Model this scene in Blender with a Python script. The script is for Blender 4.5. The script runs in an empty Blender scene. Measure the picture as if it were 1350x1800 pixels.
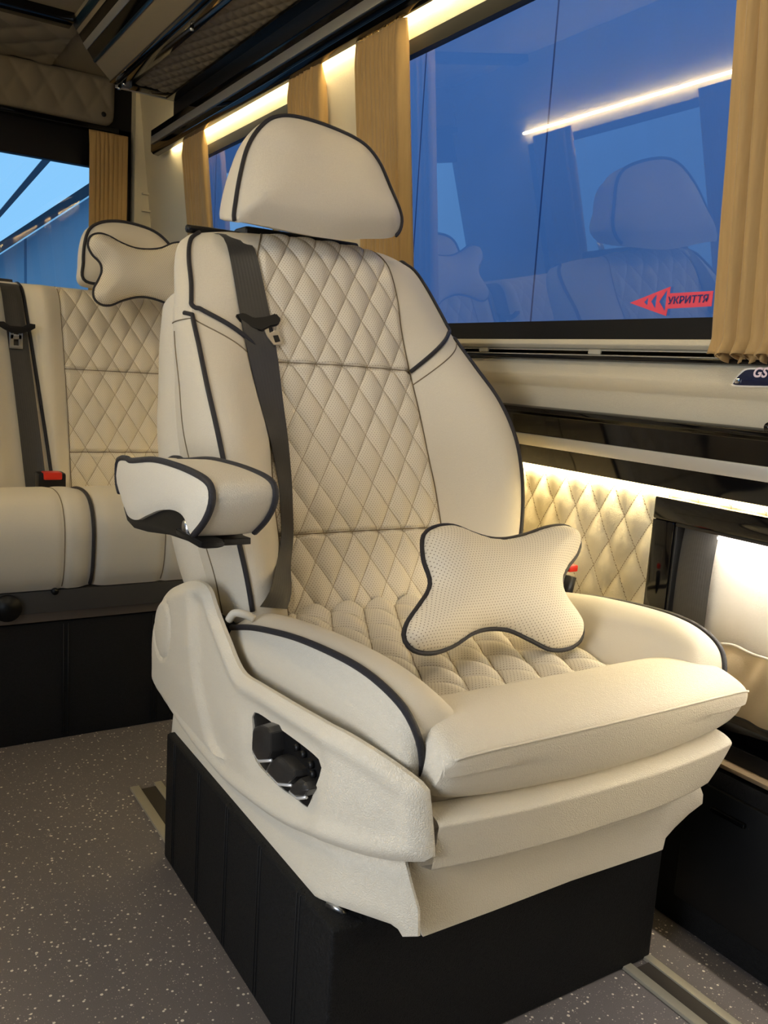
import bpy, bmesh, math, random
from mathutils import Vector, Matrix, noise
from mathutils.geometry import delaunay_2d_cdt
from mathutils.bvhtree import BVHTree

random.seed(7)
PI = math.pi
col = bpy.context.scene.collection
scn = bpy.context.scene

# ------------------------------------------------------------------ camera
FPX = 1500.28
_vy = (-960.0, -307.0)
_vx = (2375.0, -95.0)
Yc = Vector((_vy[0], _vy[1], FPX)).normalized()     # world Y in camera axes (right, down, forward)
Xc = Vector((_vx[0], _vx[1], FPX)).normalized()
Zc = Xc.cross(Yc)
if Zc.y > 0: Zc = -Zc
CAM = Vector((0, 0, 0.86))
right = Vector((Xc.x, Yc.x, Zc.x)); down = Vector((Xc.y, Yc.y, Zc.y)); fwd = Vector((Xc.z, Yc.z, Zc.z))
cd = bpy.data.cameras.new('camera'); cam = bpy.data.objects.new('camera', cd); col.objects.link(cam)
M = Matrix.Identity(4)
for i in range(3):
    M[i][0] = right[i]; M[i][1] = -down[i]; M[i][2] = -fwd[i]; M[i][3] = CAM[i]
cam.matrix_world = M
cd.sensor_fit = 'HORIZONTAL'; cd.sensor_width = 36; cd.lens = FPX * 36 / 1350
cd.clip_start = 0.01; cd.clip_end = 100
scn.camera = cam

# ------------------------------------------------------------------ world, exposure, lamps
scn.view_settings.view_transform = 'Standard'; scn.view_settings.look = 'None'
scn.view_settings.gamma = 1; scn.view_settings.use_curve_mapping = False
scn.view_settings.exposure = 0.58
w = bpy.data.worlds.new('dusk'); scn.world = w; w.use_nodes = True
bgn = w.node_tree.nodes['Background']
bgn.inputs[0].default_value = (0.22, 0.46, 0.74, 1); bgn.inputs[1].default_value = 0.95

def area(name, loc, target, sx, sy, power, color):
    l = bpy.data.lights.new(name, 'AREA'); l.shape = 'RECTANGLE'; l.size = sx; l.size_y = sy
    l.energy = power; l.color = color
    o = bpy.data.objects.new(name, l); col.objects.link(o); o.location = loc
    o.rotation_euler = (Vector(target) - Vector(loc)).to_track_quat('-Z', 'Y').to_euler()
    return o
# roof lamps of the front of the cabin and an added neutral fill from the left for the seat side
area('roof_lamp', (0.55, 0.75, 1.95), (0.60, 0.80, 0.5), 0.5, 0.25, 2.6, (1.0, 0.84, 0.62))
area('left_fill', (-1.15, 0.50, 0.85), (0.45, 0.85, 0.5), 0.8, 0.9, 14.5, (1.0, 0.97, 0.95))

# ------------------------------------------------------------------ pixel to world
def ray(px, py):
    return right * (px - 675) + down * (py - 900) + fwd * FPX
def PX(p, x): d = ray(*p); return CAM + d * (x / d.x)
def PY(p, y): d = ray(*p); return CAM + d * (y / d.y)
def PZ(p, z): d = ray(*p); return CAM + d * ((z - CAM.z) / d.z)
def PP(p, o, n):
    d = ray(*p); return CAM + d * (((o - CAM).dot(n)) / d.dot(n))

# ------------------------------------------------------------------ materials
class NT:
    def __init__(s, name):
        s.m = bpy.data.materials.new(name); s.m.use_nodes = True
        s.t = s.m.node_tree; s.b = s.t.nodes['Principled BSDF']; s.out = s.t.nodes['Material Output']
    def n(s, typ, **kw):
        o = s.t.nodes.new(typ)
        for k, v in kw.items(): setattr(o, k, v)
        return o
    def l(s, a, b): s.t.links.new(a, b)
    def math(s, op, a, b=None, c=None):
        o = s.n('ShaderNodeMath', operation=op)
        for i, v in enumerate((a, b, c)):
            if v is None: continue
            if isinstance(v, (int, float)): o.inputs[i].default_value = v
            else: s.l(v, o.inputs[i])
        return o.outputs[0]
    def mix(s, f, a, b):
        o = s.n('ShaderNodeMix', data_type='RGBA')
        if isinstance(f, (int, float)): o.inputs[0].default_value = f
        else: s.l(f, o.inputs[0])
        for i, v in ((6, a), (7, b)):
            if isinstance(v, tuple): o.inputs[i].default_value = (*v, 1)
            else: s.l(v, o.inputs[i])
        return o.outputs[2]
    def bump(s, h, strength, dist, prev=None):
        o = s.n('ShaderNodeBump'); o.inputs['Strength'].default_value = strength
        o.inputs['Distance'].default_value = dist; s.l(h, o.inputs['Height'])
        if prev: s.l(prev, o.inputs['Normal'])
        return o.outputs[0]

def srgb(r, g, b):
    return tuple(((c/255)/12.92 if c/255 <= .04045 else ((c/255+.055)/1.055)**2.4) for c in (r, g, b))

def grain(k, scale=520, strength=0.5):
    tc = k.n('ShaderNodeTexCoord')
    nz = k.n('ShaderNodeTexNoise'); nz.inputs['Scale'].default_value = scale*.35; nz.inputs['Detail'].default_value = 3
    k.l(tc.outputs['Object'], nz.inputs['Vector'])
    mx = k.n('ShaderNodeMixRGB'); mx.inputs[0].default_value = .012
    k.l(tc.outputs['Object'], mx.inputs[1]); k.l(nz.outputs['Color'], mx.inputs[2])
    vo = k.n('ShaderNodeTexVoronoi', feature='DISTANCE_TO_EDGE'); vo.inputs['Scale'].default_value = scale
    k.l(mx.outputs[0], vo.inputs['Vector'])
    h = k.math('MINIMUM', vo.outputs['Distance'], .22)
    h = k.math('ADD', h, k.math('MULTIPLY', nz.outputs['Fac'], .25))
    return k.bump(h, min(1, strength*1.8), .003)

def leather(name, c, rough=.42, scale=420, strength=.42, spec=.5):
    k = NT(name)
    k.l(grain(k, scale, strength), k.b.inputs['Normal'])
    k.b.inputs['Base Color'].default_value = (*c, 1); k.b.inputs['Roughness'].default_value = rough
    k.b.inputs['Specular IOR Level'].default_value = spec
    return k.m

def perforated(name, c, hole, pitch=.005, r=.20, pw=0, ph=0, stitch=(.3, .22, .12), du=0., dv=0.):
    """leather with rows of punched holes in metre UVs; with pw, ph also a stitched diamond net"""
    k = NT(name)
    uv = k.n('ShaderNodeUVMap'); sp = k.n('ShaderNodeSeparateXYZ'); k.l(uv.outputs[0], sp.inputs[0])
    u, v = sp.outputs[0], sp.outputs[1]
    us = k.math('DIVIDE', u, pitch); vs = k.math('DIVIDE', v, pitch*.72)
    row = k.math('FLOOR', vs)
    off = k.math('MULTIPLY', k.math('MODULO', k.math('ABSOLUTE', row), 2.0), .5)
    fu = k.math('SUBTRACT', k.math('FRACT', k.math('ADD', us, off)), .5)
    fv = k.math('MULTIPLY', k.math('SUBTRACT', k.math('FRACT', vs), .5), .72)
    d = k.math('SQRT', k.math('ADD', k.math('MULTIPLY', fu, fu), k.math('MULTIPLY', fv, fv)))
    mask = k.math('LESS_THAN', d, r*.62)
    basec = k.mix(mask, c, hole)
    hgt = k.math('MULTIPLY', mask, -1.0)
    if pw:
        a = k.math('ADD', k.math('DIVIDE', k.math('ADD', u, du), pw), k.math('DIVIDE', k.math('ADD', v, dv), ph))
        b = k.math('SUBTRACT', k.math('DIVIDE', k.math('ADD', u, du), pw), k.math('DIVIDE', k.math('ADD', v, dv), ph))
        def line(q, other):
            e = k.math('ABSOLUTE', k.math('SUBTRACT', k.math('FRACT', k.math('ADD', q, .5)), .5))
            on = k.math('LESS_THAN', e, .0125)
            dash = k.math('GREATER_THAN', k.math('FRACT', k.math('MULTIPLY', other, 11.0)), .22)
            return k.math('MULTIPLY', on, k.math('ADD', k.math('MULTIPLY', dash, .6), .25))
        st = k.math('MAXIMUM', line(a, b), line(b, a))
        basec = k.mix(st, basec, stitch)
    k.l(basec, k.b.inputs['Base Color'])
    k.b.inputs['Roughness'].default_value = .5
    k.l(k.bump(hgt, .5, .0006, grain(k, 700, .16)), k.b.inputs['Normal'])
    return k.m

def plain(name, c, rough=.5, metal=0., spec=.5, coat=0.):
    k = NT(name); k.b.inputs['Base Color'].default_value = (*c, 1)
    k.b.inputs['Roughness'].default_value = rough; k.b.inputs['Metallic'].default_value = metal
    k.b.inputs['Specular IOR Level'].default_value = spec; k.b.inputs['Coat Weight'].default_value = coat
    return k.m

def emit(name, c, s):
    k = NT(name); k.b.inputs['Base Color'].default_value = (*c, 1)
    k.b.inputs['Emission Color'].default_value = (*c, 1); k.b.inputs['Emission Strength'].default_value = s
    return k.m

CRM = srgb(222, 213, 194)
M_leather = leather('cream_leather', CRM, .46, 360, .34)
M_leather_fine = leather('cream_leather_fine', CRM, .5, 560, .28)
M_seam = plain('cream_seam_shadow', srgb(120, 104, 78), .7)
M_pipe = leather('black_piping', srgb(30, 28, 34), .5, 600, .3)
M_quilt = perforated('quilted_perforated_leather', CRM, srgb(120, 98, 68), pw=.0525, ph=.088, stitch=srgb(130, 106, 68))
M_quilt_b = perforated('bench_quilted_leather', CRM, srgb(150, 128, 92), pw=.058, ph=.094, stitch=srgb(140, 116, 78))
M_perf = perforated('perforated_leather', CRM, srgb(104, 88, 64), r=.20)
M_black = leather('black_leatherette', srgb(8, 8, 9), .6, 420, .35, .3)
M_plastic = plain('black_plastic', srgb(11, 11, 12), .45, spec=.35)
M_switch = plain('dark_switch_plastic', srgb(44, 42, 40), .35)
M_gloss = plain('piano_black', srgb(6, 6, 7), .07, spec=.4)
M_chrome = plain('chrome', srgb(225, 225, 225), .12, 1.)
M_rim = plain('bright_satin_chrome', srgb(235, 232, 225), .22, .45)
M_steel = plain('satin_steel', srgb(190, 190, 190), .3, 1.)
M_alu = plain('brushed_aluminium', srgb(190, 190, 188), .38, .75)
M_rail = plain('worn_aluminium_rail', srgb(185, 178, 158), .45, .5)
M_red = plain('red_release_button', srgb(215, 48, 28), .35)
M_led = emit('warm_led', (1.0, .80, .42), 40.0)
M_led_low = emit('warm_led_low', (1.0, .81, .44), 58.0)
M_led_white = emit('white_led', (1.0, .93, .84), 90.0)
M_roof = leather('dark_beige_headliner', srgb(122, 113, 97), .7, 500, .2)
M_wallleather = leather('cream_wall_leather', srgb(205, 195, 170), .5, 420, .35)

def belt_mat():
    k = NT('seat_belt_webbing')
    uv = k.n('ShaderNodeUVMap'); wv = k.n('ShaderNodeTexWave'); wv.inputs['Scale'].default_value = 60
    k.l(uv.outputs[0], wv.inputs['Vector'])
    k.l(k.bump(wv.outputs['Fac'], .25, .0005), k.b.inputs['Normal'])
    k.b.inputs['Base Color'].default_value = (*srgb(52, 50, 46), 1); k.b.inputs['Roughness'].default_value = .55
    k.b.inputs['Sheen Weight'].default_value = .1
    return k.m
M_belt = belt_mat()

def curtain_mat():
    k = NT('gold_velour'); tc = k.n('ShaderNodeTexCoord')
    mp = k.n('ShaderNodeMapping'); mp.inputs['Scale'].default_value = (90, 90, 6); k.l(tc.outputs['Object'], mp.inputs[0])
    nz = k.n('ShaderNodeTexNoise'); nz.inputs['Scale'].default_value = 1.5; nz.inputs['Detail'].default_value = 4
    k.l(mp.outputs[0], nz.inputs['Vector'])
    k.l(k.mix(nz.outputs['Fac'], srgb(158, 126, 76), srgb(182, 150, 96)), k.b.inputs['Base Color'])
    k.b.inputs['Roughness'].default_value = .75; k.b.inputs['Sheen Weight'].default_value = .12
    k.l(k.bump(nz.outputs['Fac'], .2, .002), k.b.inputs['Normal'])
    return k.m
M_curtain = curtain_mat()

def floor_mat():
    k = NT('flecked_vinyl_floor'); tc = k.n('ShaderNodeTexCoord')
    def flecks(scale, thr, keep, seedv):
        mp = k.n('ShaderNodeMapping'); mp.inputs['Location'].default_value = (seedv, seedv, 0); k.l(tc.outputs['Object'], mp.inputs[0])
        vo = k.n('ShaderNodeTexVoronoi'); vo.inputs['Scale'].default_value = scale; k.l(mp.outputs[0], vo.inputs['Vector'])
        sp = k.n('ShaderNodeSeparateColor'); k.l(vo.outputs['Color'], sp.inputs[0])
        # size varies from fleck to fleck
        rr = k.math('MULTIPLY', k.math('ADD', sp.outputs[1], .25), thr)
        return k.math('MULTIPLY', k.math('LESS_THAN', vo.outputs['Distance'], rr), k.math('GREATER_THAN', sp.outputs[0], keep))
    f1 = flecks(135, .25, .52, 0.0); f2 = flecks(330, .26, .55, 3.3)
    nz = k.n('ShaderNodeTexNoise'); nz.inputs['Scale'].default_value = 900; k.l(tc.outputs['Object'], nz.inputs['Vector'])
    base = k.mix(nz.outputs['Fac'], srgb(84, 79, 78), srgb(122, 115, 112))
    c = k.mix(k.math('MULTIPLY', f2, .62), base, srgb(190, 180, 165))
    c = k.mix(k.math('MULTIPLY', f1, .9), c, srgb(232, 224, 205))
    k.l(c, k.b.inputs['Base Color']); k.b.inputs['Roughness'].default_value = .5
    k.l(k.bump(nz.outputs['Fac'], .25, .0008), k.b.inputs['Normal'])
    return k.m
M_floor = floor_mat()

def glass_mat(tint, refl=1.0):
    k = NT('window_glass'); k.t.nodes.remove(k.b)
    tr = k.n('ShaderNodeBsdfTransparent'); tr.inputs[0].default_value = (*tint, 1)
    gl = k.n('ShaderNodeBsdfGlossy'); gl.inputs['Roughness'].default_value = .012
    fr = k.n('ShaderNodeFresnel'); fr.inputs['IOR'].default_value = 1.5
    mx = k.n('ShaderNodeMixShader')
    k.l(k.math('MINIMUM', k.math('MULTIPLY', fr.outputs[0], 3.0*refl), 1.0), mx.inputs[0])
    k.l(tr.outputs[0], mx.inputs[1]); k.l(gl.outputs[0], mx.inputs[2]); k.l(mx.outputs[0], k.out.inputs[0])
    return k.m
M_glass = glass_mat((.80, .86, .97))
M_glass_rear = glass_mat((.86, .97, 1.0), .5)

def facade_mat(name, c, c2, axis, spacing, phase, lw):
    k = NT(name); tc = k.n('ShaderNodeTexCoord'); sp = k.n('ShaderNodeSeparateXYZ'); k.l(tc.outputs['Object'], sp.inputs[0])
    f = k.math('FRACT', k.math('DIVIDE', k.math('SUBTRACT', sp.outputs[axis], phase), spacing))
    e = k.math('MINIMUM', f, k.math('SUBTRACT', 1.0, f))
    ln = k.math('LESS_THAN', e, lw/spacing)
    nz = k.n('ShaderNodeTexNoise'); nz.inputs['Scale'].default_value = 2.5; k.l(tc.outputs['Object'], nz.inputs['Vector'])
    c_ = k.mix(nz.outputs['Fac'], c, tuple(x*.88 for x in c))
    k.l(k.mix(ln, c_, c2), k.b.inputs['Base Color']); k.b.inputs['Roughness'].default_value = .8
    return k.m

# ------------------------------------------------------------------ mesh helpers
def setm(o, m): o.data.materials.append(m)
def link(name, verts, faces, mat, parent=None, smooth=True, uvs=None, props=None):
    me = bpy.data.meshes.new(name); me.from_pydata([tuple(v) for v in verts], [], faces)
    if smooth: me.polygons.foreach_set('use_smooth', [True]*len(me.polygons))
    if uvs:
        ul = me.uv_layers.new(name='UVMap')
        for lp in me.loops: ul.data[lp.index].uv = uvs[lp.vertex_index]
    me.update()
    o = bpy.data.objects.new(name, me); col.objects.link(o)
    if mat: setm(o, mat)
    if parent: o.parent = parent; o.matrix_parent_inverse = Matrix.Translation(-Vector(parent.location)) if parent.type == 'EMPTY' and parent.parent is None else Matrix.Identity(4)
    return o
def thing(name, loc, label, cat, group=None):
    o = bpy.data.objects.new(name, None); col.objects.link(o); o.location = loc; o.empty_display_size = .05
    o['label'] = label; o['category'] = cat
    if group: o['group'] = group
    return o
def tag(o, label, cat, group=None, kind=None):
    o['label'] = label; o['category'] = cat
    if group: o['group'] = group
    return o
def struct(o): o['kind'] = 'structure'; return o
def part_parent(o, p):           # sub-part: parent is itself a child mesh
    o.parent = p; o.matrix_parent_inverse = Matrix.Translation(-Vector(p.parent.location)) if False else p.matrix_parent_inverse.inverted() @ Matrix.Identity(4)
    return o

def cr(pts, n, closed=False):
    """Catmull-Rom through points, n samples, evenly spaced along the length"""
    P = [Vector(p) for p in pts]; N = len(P); out = []
    segs = N if closed else N-1
    for i in range(segs):
        if closed: a, b, c, d = P[i-1], P[i], P[(i+1) % N], P[(i+2) % N]
        else:
            b, c = P[i], P[i+1]
            a = P[i-1] if i > 0 else b*2-c
            d = P[i+2] if i+2 < N else c*2-b
        for j in range(16):
            t = j/16
            out.append(.5*((2*b)+(-a+c)*t+(2*a-5*b+4*c-d)*t*t+(-a+3*b-3*c+d)*t**3))
    out.append(P[0].copy() if closed else P[-1].copy())
    L = [0]
    for i in range(1, len(out)): L.append(L[-1]+(out[i]-out[i-1]).length)
    res = []; k = 0; m = n if closed else n-1
    for i in range(n):
        s = L[-1]*i/m
        while k < len(L)-2 and L[k+1] < s: k += 1
        dd = L[k+1]-L[k]; t = (s-L[k])/dd if dd > 1e-12 else 0
        res.append(out[k].lerp(out[k+1], min(1, max(0, t))))
    return res

def tab(xs, ys):
    """smooth table lookup (monotone-ish cubic)"""
    def f(x):
        if x <= xs[0]: return ys[0]
        if x >= xs[-1]: return ys[-1]
        i = 0
        while xs[i+1] < x: i += 1
        h = xs[i+1]-xs[i]; t = (x-xs[i])/h
        def sl(j):
            if j == 0: return (ys[1]-ys[0])/(xs[1]-xs[0])
            if j == len(xs)-1: return (ys[-1]-ys[-2])/(xs[-1]-xs[-2])
            return (ys[j+1]-ys[j-1])/(xs[j+1]-xs[j-1])
        m0, m1 = sl(i)*h, sl(i+1)*h
        return (2*t**3-3*t*t+1)*ys[i]+(t**3-2*t*t+t)*m0+(-2*t**3+3*t*t)*ys[i+1]+(t**3-t*t)*m1
    return f

def grid(name, fn, nu, nv, mat, parent=None, uvf=None, flip=False, closeu=False):
    vs = []; uvs = []
    for j in range(nv+1):
        for i in range(nu + (0 if closeu else 1)):
            u, v = i/nu, j/nv
            vs.append(fn(u, v))
            if uvf: uvs.append(uvf(u, v))
    W = nu if closeu else nu+1; fs = []
    for j in range(nv):
        for i in range(nu):
            a = j*W+i; b = j*W+(i+1) % W; c = (j+1)*W+(i+1) % W; d = (j+1)*W+i
            fs.append((a, d, c, b) if flip else (a, b, c, d))
    return link(name, vs, fs, mat, parent, uvs=uvs or None)

def tube(name, pts, r, mat, parent=None, closed=False, sides=8, smooth_n=0, ends=True, ry=None):
    P = [Vector(p) for p in pts]
    if smooth_n: P = cr(P, smooth_n, closed)
    N = len(P); vs = []; fs = []; nrm = None
    for i in range(N):
        if closed: t = (P[(i+1) % N]-P[i-1])
        else: t = P[min(i+1, N-1)]-P[max(i-1, 0)]
        t.normalize()
        if nrm is None:
            nrm = t.orthogonal().normalized()
        else:
            nrm = (nrm-t*nrm.dot(t)).normalized()
        bn = t.cross(nrm)
        for k in range(sides):
            a = 2*PI*k/sides
            vs.append(P[i]+nrm*math.cos(a)*r+bn*math.sin(a)*(ry or r))
    for i in range(N if closed else N-1):
        j = (i+1) % N
        for k in range(sides):
            k2 = (k+1) % sides
            fs.append((i*sides+k, i*sides+k2, j*sides+k2, j*sides+k))
    if not closed and ends:
        fs.append(tuple(range(sides-1, -1, -1))); fs.append(tuple((N-1)*sides+k for k in range(sides)))
    return link(name, vs, fs, mat, parent)

def tubes_mesh(name, lst, r, mat, parent=None, sides=6):
    """each seam thread an object of its own, named in the singular"""
    out = []
    for pts in lst:
        o = tube(name, pts, r, mat, None, sides=sides)
        if parent is not None:
            if parent.type == 'EMPTY': setpar(o, parent)
            else: sub(o, parent)
        out.append(o)
    return out

def box(name, lo, hi, mat, parent=None, bev=0.0, seg=2):
    bm = bmesh.new(); bmesh.ops.create_cube(bm, size=1)
    for v in bm.verts:
        v.co = Vector([lo[k]+(hi[k]-lo[k])*(v.co[k]+.5) for k in range(3)])
    if bev: bmesh.ops.bevel(bm, geom=bm.edges[:]+bm.verts[:], offset=bev, segments=seg, profile=.6, affect='EDGES')
    return from_bm(name, bm, mat, parent, smooth=bool(bev))
def from_bm(name, bm, mat, parent=None, smooth=False):
    bm.normal_update()
    vs = [v.co.copy() for v in bm.verts]; bm.verts.index_update()
    fs = [tuple(v.index for v in f.verts) for f in bm.faces]; bm.free()
    o = link(name, vs, fs, mat, parent, smooth=smooth)
    if smooth: autos(o)
    return o
def autos(o, ang=35):
    me = o.data; bm = bmesh.new(); bm.from_mesh(me)
    for e in bm.edges:
        if len(e.link_faces) == 2 and e.calc_face_angle(0) > math.radians(ang): e.smooth = False
    bm.to_mesh(me); bm.free()
def boxes(name, lst, mat, parent=None, bev=0):
    bm = bmesh.new()
    for lo, hi in lst:
        r = bmesh.ops.create_cube(bm, size=1)
        for v in r['verts']: v.co = Vector([lo[k]+(hi[k]-lo[k])*(v.co[k]+.5) for k in range(3)])
        if bev:
            es = list({e for v in r['verts'] for e in v.link_edges})
            bmesh.ops.bevel(bm, geom=es, offset=bev, segments=2, profile=.6, affect='EDGES')
    return from_bm(name, bm, mat, parent, smooth=bool(bev))

def prism(name, prof, axis_fn, a0, a1, mat, parent=None, bev=0.0):
    """closed profile (2D list) swept between a0 and a1; axis_fn(p, a) gives the 3D point"""
    n = len(prof); vs = [axis_fn(p, a0) for p in prof]+[axis_fn(p, a1) for p in prof]
    bm = bmesh.new(); V = [bm.verts.new(v) for v in vs]
    bm.faces.new(V[:n]); bm.faces.new(V[n:][::-1])
    for i in range(n): bm.faces.new((V[i], V[n+i], V[n+(i+1) % n], V[(i+1) % n]))
    bmesh.ops.recalc_face_normals(bm, faces=bm.faces[:])
    if bev:
        es = [e for e in bm.edges if e.calc_face_angle(0) > .5]
        bmesh.ops.bevel(bm, geom=es, offset=bev, segments=3, profile=.55, affect='EDGES', clamp_overlap=True)
    return from_bm(name, bm, mat, parent, smooth=True)

def inside(p, poly):
    c = False; n = len(poly); j = n-1
    for i in range(n):
        a, b = poly[i], poly[j]
        if (a[1] > p[1]) != (b[1] > p[1]) and p[0] < (b[0]-a[0])*(p[1]-a[1])/(b[1]-a[1])+a[0]: c = not c
        j = i
    return c
def segdist(p, poly):
    m = 1e9; n = len(poly)
    for i in range(n):
        ax, ay = poly[i][0], poly[i][1]; bx, by = poly[(i+1) % n][0], poly[(i+1) % n][1]
        dx, dy = bx-ax, by-ay; L = dx*dx+dy*dy
        t = 0 if L == 0 else max(0, min(1, ((p[0]-ax)*dx+(p[1]-ay)*dy)/L))
        d = math.hypot(p[0]-ax-t*dx, p[1]-ay-t*dy); m = min(m, d)
    return m
def cdt(outline, holes, step):
    V = []; E = []
    for lp in [outline]+holes:
        b = len(V); V += [Vector((p[0], p[1])) for p in lp]; E += [(b+i, b+(i+1) % len(lp)) for i in range(len(lp))]
    xs = [p[0] for p in outline]; ys = [p[1] for p in outline]
    y = min(ys); r = 0
    while y < max(ys):
        x = min(xs)+(step/2 if r % 2 else 0)
        while x < max(xs):
            if inside((x, y), outline) and not any(inside((x, y), h) for h in holes):
                if min(segdist((x, y), lp) for lp in [outline]+holes) > step*.45: V.append(Vector((x, y)))
            x += step
        y += step*.87; r += 1
    ov, oe, of, *_ = delaunay_2d_cdt(V, E, [], 0, 1e-7)
    F = []
    for f in of:
        c = sum((ov[i] for i in f), Vector((0, 0)))/len(f)
        if inside(c, outline) and not any(inside(c, h) for h in holes):
            F.append(tuple(f))
    nb = len(outline)
    return ov, F
def smin(d, D): return min(d/D, 1.0)

def puff(name, outline, pos, hf, hb, mat, parent=None, step=.008, uv=True, matside=None):
    """closed cushion: outline in 2D, pos(x, y, h) -> 3D; hf(d, x, y), hb(d, x, y) heights front and back by distance to the rim"""
    ov, F = cdt(outline, [], step)
    dist = [segdist(v, outline) for v in ov]
    vs = []; uvs = []
    idx = {}
    for i, v in enumerate(ov):
        vs.append(pos(v.x, v.y, hf(dist[i], v.x, v.y))); uvs.append((v.x, v.y))
    back = []
    for i, v in enumerate(ov):
        if dist[i] < 1e-6 and abs(hf(0, v.x, v.y)-hb(0, v.x, v.y)) < 1e-6: back.append(i)
        else: back.append(len(vs)); vs.append(pos(v.x, v.y, hb(dist[i], v.x, v.y))); uvs.append((v.x, v.y))
    fs = list(F)+[tuple(back[i] for i in f[::-1]) for f in F]
    # bridge rim where front and back differ
    edges = {}
    for f in F:
        for a, b in zip(f, f[1:]+f[:1]):
            edges[(a, b)] = 1
    for (a, b) in list(edges):
        if (b, a) not in edges and back[a] != a:
            fs.append((b, a, back[a], back[b]))
    bm = bmesh.new(); V = [bm.verts.new(v) for v in vs]
    ul = bm.loops.layers.uv.new('UVMap')
    for f in fs:
        try: fc = bm.faces.new([V[i] for i in f])
        except ValueError: continue
        fc.smooth = True
        for lp, i in zip(fc.loops, f): lp[ul].uv = uvs[i]
    bmesh.ops.recalc_face_normals(bm, faces=bm.faces[:])
    me = bpy.data.meshes.new(name); bm.to_mesh(me); bm.free()
    o = bpy.data.objects.new(name, me); col.objects.link(o); setm(o, mat)
    if parent: setpar(o, parent)
    autos(o, 60)
    return o
def setpar(o, parent):
    o.parent = parent
    if parent.type == 'EMPTY': o.matrix_parent_inverse = Matrix.Translation(-Vector(parent.location))
    return o
def sub(o, p):
    """make o a sub-part of the child mesh p (its mesh is already in the thing's space)"""
    o.parent = p; o.matrix_parent_inverse = Matrix.Identity(4)
    return o

def quilt(u, v, pw, ph, du=0, dv=0):
    a = (u+du)/pw+(v+dv)/ph; b = (u+du)/pw-(v+dv)/ph
    return (abs(math.sin(PI*a))*abs(math.sin(PI*b)))**.55

#=== SETTING ===
# ------------------------------------------------------------------ floor
XR = 1.2
TILT = 6.0
struct(box('floor', (-1.0, -1.2, -.03), (1.35, 4.0, 0), M_floor))
# ------------------------------------------------------------------ right wall
def tilt_x(z):                      # the side glass leans inwards
    return 1.205-(z-.95)*math.tan(math.radians(TILT))
def wall_strip(name, y0, y1, z0, z1, mat, dx=0, th=.03, parent=None, bev=.002):
    prof = [(tilt_x(z0)+dx, z0), (tilt_x(z1)+dx, z1), (tilt_x(z1)+dx+th, z1), (tilt_x(z0)+dx+th, z0)]
    return prism(name, prof, lambda p, a: Vector((p[0], a, p[1])), y0, y1, mat, parent, bev)
WIN = [(-.25, 1.96), (2.20, 3.28)]       # window openings along y
ZW0, ZW1 = .945, 1.603
def join_structs(name, objs, mat):
    V = []; F = []
    for o in objs:
        b = len(V); V += [v.co.copy() for v in o.data.vertices]; F += [tuple(b+i for i in p.vertices) for p in o.data.polygons]
        me = o.data; bpy.data.objects.remove(o); bpy.data.meshes.remove(me)
    return struct(link(name, V, F, mat, smooth=False))
join_structs('wall_right', [
    wall_strip('a', 1.96, 2.20, .90, 2.0, M_wallleather), wall_strip('a', 3.28, 3.9, .90, 2.0, M_wallleather),
    wall_strip('a', -1.2, -.25, .90, 2.0, M_wallleather),
    wall_strip('a', -.25, 1.96, ZW1+.01, 2.0, M_wallleather), wall_strip('a', 2.20, 3.28, ZW1+.01, 2.0, M_wallleather),
    box('a', (1.2, -1.2, .0), (1.25, 3.9, .93), M_wallleather)], M_wallleather)
# recessed grips on the rear pillar
for i, zz in enumerate((1.50, 1.44)):
    pass
# moulded ledge beneath the glass, its two clips
struct(prism('trim_1', [(1.205, .944), (1.19, .945), (1.187, .935), (1.193, .928), (1.20, .926), (1.20, .915), (1.23, .915), (1.23, .944)],
      lambda p, a: Vector((p[0], a, p[1])), -1.2, 3.8, M_wallleather, bev=.002))
for i, y in enumerate((1.50, 1.17)):
    struct(box('trim_%d' % (11+i), (1.1965, y-.016, .917), (1.203, y+.016, .927), M_wallleather, bev=.003))
struct(box('trim_2', (1.172, -1.2, .9055), (1.21, 3.78, .9140), M_gloss, bev=.003))
# padded leather panel between the two gloss rails
prof = [(1.205, .9055), (1.185, .9055), (1.176, .893), (1.172, .875), (1.176, .862), (1.186, .852), (1.187, .806), (1.21, .806)]
struct(prism('trim_3', prof, lambda p, a: Vector((p[0], a, p[1])), -1.2, 3.78, M_wallleather, bev=.003))
# gloss console rail with aluminium inlay
cons = thing('console_rail', (1.18, .8, .75), 'long gloss black rail with a silver inlay along the side wall, under the window', 'rail')
def yprism(name, prof, y0, y1, mat, parent=None, bev=.002):
    return prism(name, prof, lambda p, a: Vector((p[0], a, p[1])), y0, y1, mat, parent, bev)
yprism('rail_body', [(1.205, .812), (1.168, .812), (1.160, .808), (1.160, .800), (1.172, .794), (1.172, .6965), (1.178, .6965), (1.179, .710), (1.205, .710)], -1.1, 3.7, M_gloss, cons, .0015)
box('aluminium_inlay', (1.168, -1.09, .733), (1.174, 3.69, .756), M_alu, cons, .0012)
# lower led strip
led_low = tag(box('led_strip', (1.181, -1.1, .697), (1.191, 3.7, .7035), M_led_low), 'glowing warm light strip under the gloss black rail, above the quilted panel', 'light strip')
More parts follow.
